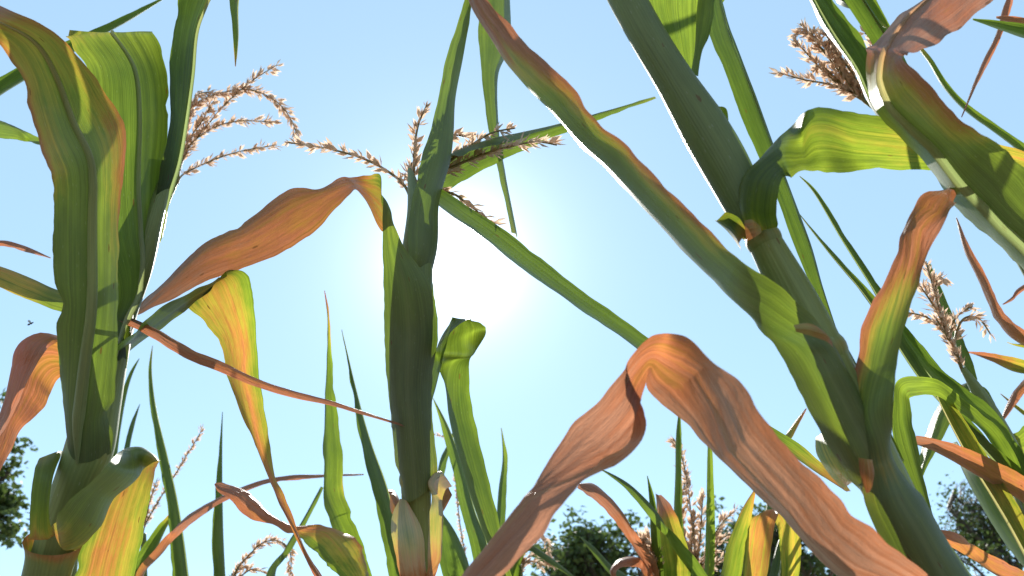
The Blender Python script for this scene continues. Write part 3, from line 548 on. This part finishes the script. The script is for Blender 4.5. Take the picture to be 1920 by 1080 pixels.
strip(b3, [(2085, 640, 14), (1990, 640, 10), (1925, 650, 6), (1888, 642, 1)], [1.05, 1.0, .98], .01, [.1, .2, .4], v=.2)
strip(b3, [(2095, 700, 18), (1990, 660, 20), (1925, 720, 18), (1895, 758, 16), (1876, 795, 3)], [1.05, 1.0, .96, .95], .02, [.2, .5, .85, .9], v=.12)
strip(b3, [(2110, 830, 14), (1990, 820, 10), (1925, 776, 6), (1876, 738, 1)], [1.05, 1.0, .98], .01, [.15, .3, .5], v=.2)
leaf(b3, [(2110, 930, 2120, 900), (2000, 900, 2010, 830), (1925, 868, 1930, 796), (1897, 845, 1906, 806), (1893, 822, 1896, 815)], [1.05, 1.0, .97, .96, .955], .03, [.2, .2, .2, .4], v=.1, rip=.004)
strip(b3, [(2070, 520, 16), (1960, 320, 20), (1800, 190, 12), (1740, 108, 10), (1700, 60, 2)], [1.05, 1.02, 1.0, 1.0], .02, [.1, .1, .2, .5], v=.2)
strip(b3, [(2020, 120, 16), (1900, -60, 26), (1700, -70, 26), (1590, -20, 22), (1610, 18, 16), (1640, 38, 10), (1664, 52, 3)], [1.05, 1.0, .95, .92, .9], .03, [.1, .1, .12, .3], v=.2)

# ------------------------------------------------ right group: long green blades, bent yellow leaf, open tassel
b4 = plant('corn plant at lower right with crossing green blades and a sparse open tassel', under(1960, 1060, .85, .12, .04))
stalk(b4, [(2010, 1300, .85, 50), (1970, 1080, .85, 48), (1925, 930, .85, 44), (1885, 830, .85, 38), (1840, 745, .86, 26), (1805, 690, .87, 10)])
for pts, th, dn in (([(1808, 700), (1785, 645), (1765, 600), (1742, 560), (1722, 533)], 20, 1.4), ([(1806, 700), (1782, 640), (1764, 590), (1750, 540), (1736, 490)], 16, 1.0),
                    ([(1788, 650), (1798, 610), (1815, 594), (1838, 600), (1858, 628)], 13, 1.0), ([(1784, 640), (1760, 612), (1735, 594), (1702, 586)], 14, 1.0),
                    ([(1780, 630), (1790, 598), (1806, 584), (1824, 574)], 10, .9), ([(1775, 620), (1755, 560), (1758, 520), (1770, 525)], 10, .8), ([(1806, 698), (1796, 668), (1772, 625), (1752, 592)], 20, 1.4)):
    spike(b4, pts, [.87, .865, .86], th, dn, .0105)
leaf(b4, [(1824, 722, 1832, 712), (1798, 668, 1816, 660), (1782, 630, 1803, 626), (1756, 560, 1776, 562), (1737, 492, 1744, 494)], [.88, .89, .90, .91, .92], .03, [.1, .06, .06, .08, .2], v=.18, rip=.0015)
leaf(b4, [(1932, 880, 1924, 905), (1890, 800, 1860, 815), (1850, 755, 1812, 770), (1782, 704, 1752, 716), (1704, 618, 1690, 640), (1655, 545, 1640, 550), (1585, 440, 1576, 446), (1532, 360, 1526, 362), (1500, 330, 1498, 330)], [.84, .82, .81, .80, .80, .81, .82, .83, .84], [.02, .04, .05, .05, .05, .045, .03, .02, 0], [.08, .06, .06, .06, .06, .06, .06, .1, .3], v=.15, rip=.002, rib=.0016)
leaf(b4, [(1960, 960, 1945, 985), (1920, 886, 1900, 905), (1880, 850, 1862, 858), (1808, 775, 1795, 785), (1742, 700, 1728, 712), (1680, 610, 1668, 622), (1626, 542, 1618, 548), (1556, 464, 1550, 468), (1496, 396, 1494, 396)], [.83, .80, .79, .78, .78, .79, .80, .81, .82], [.02, .04, .05, .05, .05, .04, .03, .02, 0], [.08, .06, .06, .06, .06, .06, .08, .1, .3], v=.18, rip=.002, rib=.0016)
leaf(b4, [(1950, 960, 1930, 990), (1890, 830, 1870, 850), (1840, 775, 1825, 792), (1806, 748, 1790, 765), (1762, 714, 1760, 742), (1722, 706, 1718, 742), (1682, 714, 1706, 748), (1676, 760, 1708, 770), (1675, 815, 1713, 806), (1698, 888, 1728, 880), (1738, 980, 1752, 975), (1768, 1060, 1772, 1058), (1790, 1130, 1792, 1130)],
     [.82, .78, .76, .74, .72, .71, .705, .71, .715, .71, .70, .69, .69], [.02, .02, .03, .03, .03, .02, .02, .03, .03, .03, .03, .02, 0], [.1, .1, .12, .15, .15, .15, .14, .1, .08, .08, .08, .12, .3], v=[.1, .1, .1, .1, .0, 0, 0, -.08, -.15, -.15, -.15, -.1, 0], rip=.0022, g=[.7, .7, .6, .4, .1, .1, .2, .5, .6, .6, .6, .6, .6])
strip(b4, [(1990, 1130, 34), (1925, 1010, 34), (1880, 930, 34), (1830, 850, 30), (1772, 752, 18), (1752, 715, 4)], [.84, .79, .76, .75, .75], .03, [.25, .3, .3, .3, .25], v=.2, rib=.002)
leaf(b4, [(1900, 860, 1910, 850), (1830, 730, 1850, 730), (1790, 730, 1812, 740), (1755, 772, 1792, 772), (1732, 830, 1764, 830), (1722, 876, 1736, 882), (1718, 920, 1720, 920)], [.86, .90, .92, .93, .93, .93, .93], [.02, .02, .02, .03, .03, .02, 0], [.1, .1, .12, .12, .12, .1, .3], v=.1, rip=.002)
strip(b4, [(2000, 1000, 30), (1940, 925, 32), (1880, 888, 30), (1810, 852, 24), (1760, 832, 14), (1718, 817, 3)], [.84, .78, .75, .74, .74], .03, [.4, .7, .75, .7, .8, .95], v=.2)
strip(b4, [(2020, 1180, 20), (1960, 1110, 26), (1905, 1078, 26), (1850, 1048, 26), (1790, 1018, 20), (1742, 996, 4)], [.84, .74, .66, .62, .6], .03, [.4, .7, .7, .65, .8], v=.2)
strip(b4, [(1960, 1080, 34), (1900, 1000, 40), (1830, 900, 28), (1790, 830, 10)], [.85, .9, .95, 1.0], .02, [.1, .1, .1, .2], v=.15)

# ------------------------------------------------ background plants, left of centre
b5 = plant('background corn plant at lower left with thin dark blades and one straight tassel spike', under(300, 1300, 1.5, 0, .05))
stalk(b5, [(290, 1500, 1.5, 32), (278, 1300, 1.5, 30), (268, 1120, 1.5, 20), (270, 1000, 1.5, 8)])
strip(b5, [(290, 1350, 20), (338, 1160, 32), (336, 1075, 27), (325, 960, 20), (306, 860, 16), (288, 770, 10), (281, 700, 6), (286, 648, 1)], [1.5, 1.42, 1.4, 1.4], .03, [.1, .05, .05, .05, .06, .4], v=.2, rib=.0016)
strip(b5, [(276, 1240, 20), (220, 1040, 26), (210, 900, 18), (216, 830, 11), (230, 750, 9), (243, 705, 6), (261, 672, 1)], [1.5, 1.55, 1.6, 1.6], .03, [.05, .05, .05, .1], v=.2)
strip(b5, [(274, 1200, 16), (226, 960, 18), (236, 850, 10), (248, 795, 7), (262, 758, 1)], [1.5, 1.55, 1.6], .02, [.05, .05, .05, .1], v=.2)
strip(b5, [(272, 1240, 20), (246, 1090, 26), (272, 1035, 20), (302, 988, 12), (330, 955, 2)], [1.5, 1.45, 1.42], .02, [.1, .05, .1, .6], v=.2)
spike(b5, [(268, 1010), (272, 985), (300, 935), (342, 868), (380, 804)], 1.5, 11, 1.6, .009)
spike(b5, [(270, 985), (280, 945), (294, 900)], 1.5, 10, 1.3, .009)
spike(b5, [(268, 1015), (262, 985), (282, 930)], 1.5, 10, 1.3, .009)

b6 = plant('background corn plant with a hooked brown tassel and long curling dry leaves, left of centre', under(470, 1300, 1.35, 0, .05))
stalk(b6, [(450, 1500, 1.35, 36), (444, 1300, 1.35, 32), (440, 1150, 1.35, 20), (438, 1075, 1.35, 9)])
strip(b6, [(448, 1330, 20), (412, 1180, 24), (409, 1080, 19), (406, 1000, 18), (408, 940, 12), (411, 870, 7), (417, 772, 1)], [1.35, 1.3, 1.28, 1.28], .03, [.08, .06, .06, .06, .1], v=.2)
strip(b6, [(446, 1250, 14), (330, 1180, 18), (262, 1090, 16), (300, 1030, 15), (345, 985, 14), (400, 946, 11), (470, 914, 9), (530, 898, 7), (600, 893, 5), (682, 890, 2)], [1.35, 1.3, 1.25, 1.2, 1.2], .012, [.4, .7, .9, .9, .95], v=.12)
spike(b6, [(438, 1085), (446, 1064), (468, 1040), (492, 1018), (524, 1014), (544, 1036), (545, 1078)], 1.3, 18, 1.7, .011)
spike(b6, [(440, 1090), (470, 1068), (492, 1070)], 1.3, 14, 1.2, .011)
spike(b6, [(440, 1090), (444, 1070), (460, 1060)], 1.3, 14, 1.2, .011)

b7 = plant('background corn plant with two tall pointed green blades left of the centre stalk', under(700, 1300, 1.15, 0, .05))
stalk(b7, [(705, 1500, 1.15, 38), (702, 1300, 1.15, 34), (698, 1160, 1.15, 20), (696, 1090, 1.15, 8)])
leaf(b7, [(690, 1300, 715, 1300), (680, 1180, 725, 1180), (662, 1080, 700, 1080), (640, 1030, 680, 1020), (616, 965, 656, 960), (607, 920, 645, 915), (609, 850, 642, 845), (612, 760, 628, 750), (614, 680, 622, 680), (613, 600, 618, 590), (608, 545, 609, 544)],
     [1.15, 1.1, 1.05, 1.02, 1.0, 1.0, 1.0, 1.0, 1.0, 1.0, 1.0], [.0, .02, .03, .03, .03, .03, .03, .03, .03, .02, 0], [.1, .1, .1, .1, .1, (.1, .1, .3), .08, .08, .1, (.4, .4, .6), .9], v=[.1, .1, -.1, -.12, -.12, -.15, -.15, -.2, -.2, -.1, 0], rip=.003, g=.35)
leaf(b7, [(695, 1280, 715, 1280), (720, 1180, 760, 1180), (730, 1080, 757, 1080), (716, 1005, 738, 1015), (698, 915, 718, 935), (676, 830, 692, 850), (661, 740, 670, 762), (648, 662, 652, 680), (640, 618, 641, 618)],
     [1.15, 1.1, 1.05, 1.02, 1.0, 1.0, 1.0, 1.0, 1.0], [.0, .02, .03, .03, .035, .03, .03, .02, 0], [.06, .06, .05, .05, .05, .05, .05, .08, .3], v=.18, rip=.002, rib=.0014)
strip(b7, [(700, 1260, 14), (560, 1170, 20), (505, 1090, 16), (540, 1030, 12), (572, 978, 9), (606, 914, 1)], [1.15, 1.2, 1.3, 1.35], .02, [.1, .06, .06, .1], v=.2)
leaf(b7, [(700, 1240, 712, 1230), (690, 1160, 700, 1140), (640, 1085, 686, 1068), (610, 1055, 672, 1018), (578, 1018, 632, 992), (558, 1003, 590, 986), (536, 998, 545, 984), (500, 980, 508, 968), (462, 962, 480, 940), (432, 936, 455, 922), (410, 920, 418, 908), (402, 908, 404, 906)],
     [1.15, 1.1, 1.0, .95, .92, .9, .88, .87, .87, .86, .86, .86], [.0, .01, .02, .03, .03, .02, .01, .015, .02, .02, .02, .0], [.1, .1, (.1, .3, .6), (.12, .35, .62), (.15, .5, .65), (.4, .6, .7), .75, .75, .8, .85, .95, 1], v=[.1, .1, .1, .1, .1, .0, 0, .1, .12, .1, 0, 0], rip=.004)

b8 = plant('background corn plant with thin upright blades right of the centre stalk', under(880, 1300, 1.3, 0, .05))
stalk(b8, [(900, 1500, 1.3, 34), (896, 1300, 1.3, 30), (890, 1160, 1.3, 18), (888, 1100, 1.3, 8)])
strip(b8, [(896, 1300, 16), (908, 1140, 26), (896, 1040, 22), (874, 960, 19), (853, 870, 15), (834, 805, 10), (812, 747, 1)], [1.3, 1.22, 1.2], .03, [.08, .05, .05, .05, .2], v=.2, rib=.0014)
strip(b8, [(892, 1260, 14), (830, 1040, 18), (824, 930, 12), (832, 870, 10), (843, 838, 7), (856, 795, 1)], [1.3, 1.4, 1.45], .02, [.05, .05, .05, .2], v=.2)
strip(b8, [(895, 1280, 14), (938, 1080, 18), (941, 985, 13), (944, 920, 11), (948, 860, 7), (940, 802, 1)], [1.3, 1.35, 1.4], .02, [.05, .05, .06, .3], v=.2)
strip(b8, [(893, 1270, 20), (870, 1120, 34), (856, 1060, 34), (838, 1000, 20), (826, 962, 4)], [1.3, 1.2, 1.15], .03, [.06, .05, .05, .1], v=.2)
spike(b8, [(884, 1100), (862, 980), (850, 850), (840, 822), (815, 815)], 1.7, 9, .9, .009)

b9 = plant('background corn plant with a drooping brown tassel beside the dry leaf at bottom centre', under(990, 1300, 1.4, 0, .05))
stalk(b9, [(970, 1500, 1.4, 32), (972, 1300, 1.4, 28), (974, 1150, 1.4, 18), (976, 1060, 1.4, 8)])
spike(b9, [(974, 1075), (980, 1030), (995, 1002), (1010, 998), (1024, 1015), (1030, 1058)], 1.4, 18, 1.8, .011)
spike(b9, [(974, 1085), (985, 1050), (1010, 1040), (1040, 1060)], 1.4, 16, 1.4, .011)
spike(b9, [(974, 1080), (982, 1055), (1002, 1052), (1015, 1062)], 1.4, 18, 1.6, .011)
spike(b9, [(974, 1078), (978, 1040), (990, 1018)], 1.4, 18, 1.5, .011)
strip(b9, [(975, 1200, 16), (965, 1080, 20), (985, 1030, 12), (1020, 1045, 9), (1085, 1090, 2)], [1.4, 1.35, 1.3], .02, [.1, .08, .06, .1], v=.2)

# ------------------------------------------------ background plants, bottom centre and right
b10 = plant('background corn plant with a tall bushy tassel and rolled grey leaf at bottom centre right', under(1290, 1300, 1.2, 0, .05))
stalk(b10, [(1300, 1500, 1.2, 38), (1302, 1300, 1.2, 34), (1304, 1180, 1.2, 22), (1306, 1060, 1.2, 10)])
for pts, th, dn in (([(1306, 1080), (1302, 1020), (1295, 960), (1288, 900), (1276, 850), (1262, 822)], 22, 1.6), ([(1306, 1075), (1290, 1030), (1280, 985), (1278, 940), (1284, 905)], 24, 1.6),
                    ([(1306, 1070), (1312, 1020), (1316, 960), (1318, 930)], 18, 1.3), ([(1306, 1075), (1325, 1035), (1350, 985), (1378, 958)], 16, 1.1), ([(1306, 1078), (1330, 1040), (1356, 1008), (1378, 1000)], 16, 1.1),
                    ([(1306, 1078), (1335, 1060), (1360, 1045), (1378, 1055)], 14, 1.0), ([(1306, 1075), (1296, 1030), (1300, 990), (1304, 960)], 22, 1.4)):
    spike(b10, pts, [1.2, 1.2, 1.19], th, dn, .012)
strip(b10, [(1300, 1280, 16), (1280, 1120, 20), (1274, 985, 14), (1274, 900, 11), (1273, 820, 8), (1275, 760, 1)], [1.2, 1.15, 1.1], .03, [.06, .08, .1, .1, .1], v=.2)
strip(b10, [(1302, 1280, 18), (1322, 1160, 26), (1329, 1080, 20), (1332, 1000, 18), (1332, 920, 14), (1331, 840, 9), (1330, 790, 1)], [1.2, 1.12, 1.08], .03, [.06, .1, .14, .14, .1], v=.15, rib=.001, g=.3)
leaf(b10, [(1280, 1200, 1310, 1200), (1250, 1100, 1296, 1100), (1244, 1060, 1294, 1062), (1242, 1010, 1284, 1012), (1240, 970, 1270, 972), (1233, 940, 1252, 945), (1229, 922, 1236, 930)], [1.2, 1.05, 1.03, 1.03, 1.03, 1.03, 1.03], [0, .01, .02, .02, .02, .02, 0], [.2, .2, .25, .3, (.6, .4, .4), .95, 1], v=[.2, .25, .25, .25, .2, .1, 0], rip=.003, rib=.0014)

b11 = plant('background corn plant with a pale twisted dry leaf, left of the bushy tassel', under(1225, 1300, 1.05, 0, .03))
stalk(b11, [(1250, 1500, 1.05, 38), (1246, 1300, 1.05, 34), (1236, 1180, 1.05, 20), (1226, 1090, 1.05, 8)])
strip(b11, [(1246, 1280, 14), (1246, 1130, 18), (1236, 1060, 14), (1231, 1005, 12), (1225, 945, 8), (1214, 892, 1)], [1.05, 1.0, .98], .03, [.06, .06, .08, .1], v=.2)
strip(b11, [(1248, 1290, 16), (1350, 1160, 22), (1310, 1070, 18), (1268, 1018, 15), (1228, 972, 12), (1176, 914, 9), (1122, 877, 1)], [1.05, 1.0, .97, .96], .03, [.08, .1, .1, .08, .06, .1], v=.2)
strip(b11, [(1240, 1260, 14), (1224, 1080, 22), (1196, 1022, 20), (1162, 974, 20), (1130, 936, 20), (1106, 918, 22), (1084, 910, 6)], [1.05, .98, .94, .92], .02, [.4, .8, .85, .85, .95, 1], v=.12)
strip(b11, [(1238, 1220, 12), (1215, 1100, 16), (1210, 1066, 16), (1190, 1054, 18), (1165, 1056, 18), (1150, 1072, 12), (1156, 1088, 4)], [1.05, 1.0, .97, .96], .02, [.5, .8, .9, .9], v=.1)
spike(b11, [(1228, 1090), (1224, 1060), (1214, 1030), (1198, 1008)], 1.0, 24, 2.0, .012)
spike(b11, [(1228, 1090), (1230, 1060), (1222, 1025), (1210, 1010)], 1.0, 24, 2.0, .012)
strip(b11, [(1244, 1240, 12), (1180, 1110, 16), (1140, 1066, 10), (1110, 1030, 7), (1086, 1006, 1)], [1.05, 1.1, 1.15], .02, [.06, .06, .1], v=.2)

b12 = plant('background corn plant with arched yellow and orange leaves behind the big dry leaf', under(1420, 1300, .85, 0, .03))
stalk(b12, [(1420, 1500, .85, 46), (1420, 1300, .85, 42), (1418, 1200, .85, 24), (1416, 1120, .85, 10)])
strip(b12, [(1410, 1260, 20), (1370, 1130, 40), (1376, 1050, 36), (1388, 1000, 30), (1402, 955, 20), (1416, 918, 3)], [.85, .82, .8], .02, [.2, .22, .25, .25, .35, .6], v=.2, g=.3)
leaf(b12, [(1414, 1240, 1424, 1230), (1460, 1120, 1490, 1110), (1462, 1010, 1500, 1000), (1440, 966, 1474, 950), (1408, 972, 1462, 960), (1396, 1028, 1448, 1022), (1392, 1085, 1436, 1085), (1390, 1160, 1420, 1160)], [.85, .86, .85, .83, .81, .80, .79, .79], [0, .02, .02, .02, .02, .02, .02, 0], [.2, .3, .4, .5, (.3, .55, .6), (.2, .5, .55), (.2, .5, .5), .6], v=[.1, .1, .05, 0, -.1, -.15, -.15, 0], rip=.004, g=.2)
strip(b12, [(1422, 1240, 14), (1440, 1130, 22), (1452, 1070, 15), (1464, 1020, 12), (1480, 970, 6), (1492, 940, 1)], [.85, .9, .92], .02, [.06, .05, .06], v=.2)
strip(b12, [(1424, 1250, 14), (1462, 1130, 22), (1470, 1070, 17), (1478, 1010, 12), (1490, 960, 3)], [.85, .9, .95], .02, [.06, .05, .06], v=.2)
strip(b12, [(1425, 1240, 12), (1440, 1000, 16), (1462, 850, 14), (1484, 812, 12), (1512, 766, 2)], [.85, .95, 1.0, 1.0], .02, [.06, .1, .3, .7], v=.2)

# ------------------------------------------------ insect in the air
ins = bpy.data.objects.new('flying_insect', None); COL.objects.link(ins); ins.location = P(57, 607, .95)
ins['label'] = 'tiny dark insect flying in the sky left of the big upright leaf'; ins['category'] = 'insect'
ax = Vector((.8, 0, .5)).normalized(); c = ins.location
prof = ((-1, .1), (-.75, .5), (-.4, .6), (-.1, .3), (.1, .55), (.4, .55), (.55, .3), (.7, .42), (.95, .3), (1.05, .05))
v, f, uv, dr = tube_mesh([(c + ax * .0034 * s, .0019 * r, 0) for s, r in prof], 8)
mesh_obj('body', v, f, M['insect'], ins, uv, dr)
for s in (-1, 1):
    q = c + ax * .0008; yv = Vector((-.3, .9 * s, .7)).normalized()
    mesh_obj('wing', [q, q + yv * .003 + ax * .0008, q + yv * .0048 - ax * .0006, q + yv * .004 - ax * .0022, q + yv * .0015 - ax * .0016], [(0, 1, 2, 3, 4)], M['wing'], ins)

# ================================================================== trees beyond the field
def tree(label, x, ytop, dist, rx, rz, seed, nleaf=14000, lsz=.10, airy=0.0, name='tree'):
    rg = random.Random(seed)
    top = P(x, ytop, dist); base = Vector((top.x, top.y, 0)); H = top.z
    e = bpy.data.objects.new(name, None); COL.objects.link(e); e.location = base
    e['label'] = label; e['category'] = 'tree'; e['group'] = 'trees beyond the field'
    cz = H - rz
    segs = []; tips = []; C0 = base + Vector((0, 0, cz))
    def limb(p, d, L, r, lev):
        n = 5; pts = [(p, r, 0)]; q = p.copy()
        for i in range(n):
            d = (d + Vector((rg.gauss(0, .16), rg.gauss(0, .16), rg.gauss(0.02, .12)))).normalized(); q = q + d * L / n
            pts.append((q.copy(), r * (1 - .7 * (i + 1) / n), 0))
            if lev >= 2: tips.append(q.copy())
            if lev < 3 and i >= 1:
                for _ in range(2 if lev < 2 else 2):
                    a = rg.uniform(0, 6.283); side = Vector((math.cos(a), math.sin(a), rg.uniform(-.1, .7)))
                    limb(q.copy(), (d * .55 + side * .8).normalized(), L * rg.uniform(.42, .62), r * .45, lev + 1)
        segs.append(pts); tips.append(q.copy())
    tr = [(base - Vector((0, 0, .1)), H * .035, 0)]
    tz = max(cz - rz * .6, H * .2)
    for i in range(1, 6): tr.append((base + Vector((rg.gauss(0, .08), rg.gauss(0, .08), tz * i / 5)), H * .030 * (1 - .07 * i), 0))
    v, f, uv, dr = tube_mesh(tr, 10); mesh_obj('trunk', v, f, M['bark'], e, uv, dr)
    p = tr[-1][0]
    for k in range(7):
        a = k * 2.4 + rg.random(); el = rg.uniform(.35, 1.3)
        limb(p.copy(), Vector((math.cos(a) * math.cos(el) * rx / rz, math.sin(a) * math.cos(el) * rx / rz, math.sin(el))).normalized(), (H - tz) * rg.uniform(.55, .8), H * .012, 0 if k < 5 else 1)
    vs, fs = [], []
    for s in segs:
        s = [w for w in s if ((w[0].x - C0.x) / rx) ** 2 + ((w[0].y - C0.y) / rx) ** 2 + ((w[0].z - C0.z) / rz) ** 2 < .75 or w[0].z < C0.z - rz * .5]
        if len(s) < 2: continue
        a, b, _, _ = tube_mesh(s, 5, close=False); o = len(vs); vs += a; fs += [tuple(i + o for i in q) for q in b]
    mesh_obj('branches', vs, fs, M['bark'], e)
    # squeeze twig ends into the crown's outline
    C = base + Vector((0, 0, cz)); vs, fs = [], []
    good = []
    for t in tips:
        r = t - C; k = math.sqrt((r.x / rx) ** 2 + (r.y / rx) ** 2 + (r.z / rz) ** 2)
        lim = .78 + .55 * noise.noise(r.normalized() * 3.6 + Vector((seed, 0, 0)))
        if k < lim: good.append(t)
    clumps = good[:]
    while len(clumps) < 420:
        d = Vector((rg.gauss(0, 1), rg.gauss(0, 1), rg.gauss(0, 1))).normalized(); k = rg.random() ** .45 * (.78 + .6 * noise.noise(d * 3.6 + Vector((seed, 0, 0))))
        clumps.append(C + Vector((d.x * rx * k, d.y * rx * k, d.z * rz * k)))
    rg.shuffle(clumps); clumps = clumps[:int(230 * (1 - airy * .2))]
    for _ in range(nleaf):
        c = rg.choice(clumps); sg = .2 * rx / 2.2 * (1 + airy * .3)
        p = c + Vector((rg.gauss(0, sg), rg.gauss(0, sg), rg.gauss(0, sg * .7)))
        a = Vector((rg.gauss(0, 1), rg.gauss(0, 1), rg.gauss(0, .7))).normalized(); b = a.orthogonal().normalized(); b = Matrix.Rotation(rg.uniform(0, 6.28), 3, a) @ b
        s = lsz * rg.uniform(.6, 1.3); w = s * .34; k0 = len(vs); cr_ = a.cross(b)
        vs += [p, p + a * s * .45 + b * w + cr_ * s * .08, p + a * s, p + a * s * .45 - b * w + cr_ * s * .08]; fs += [(k0, k0 + 1, k0 + 2), (k0, k0 + 2, k0 + 3)]
    cr_o = mesh_obj('crown', vs, fs, M['treeleaf'], e); cr_o['kind'] = 'stuff'
tree('leafy green tree at the far left edge behind the big corn plant', -62, 685, 17, 1.8, 2.8, 11, 22000, .14)
tree('dark leafy tree top low behind the centre of the field', 1120, 955, 24, 2.0, 2.2, 23, 5000, .17)
tree('dark leafy tree behind the big orange dry leaf, right of centre', 1435, 920, 24, 2.4, 2.4, 37, 7000, .17)
tree('airy fine-leaved tree at the lower right edge', 1885, 810, 18, 2.0, 2.6, 41, 8000, .09, airy=.7)
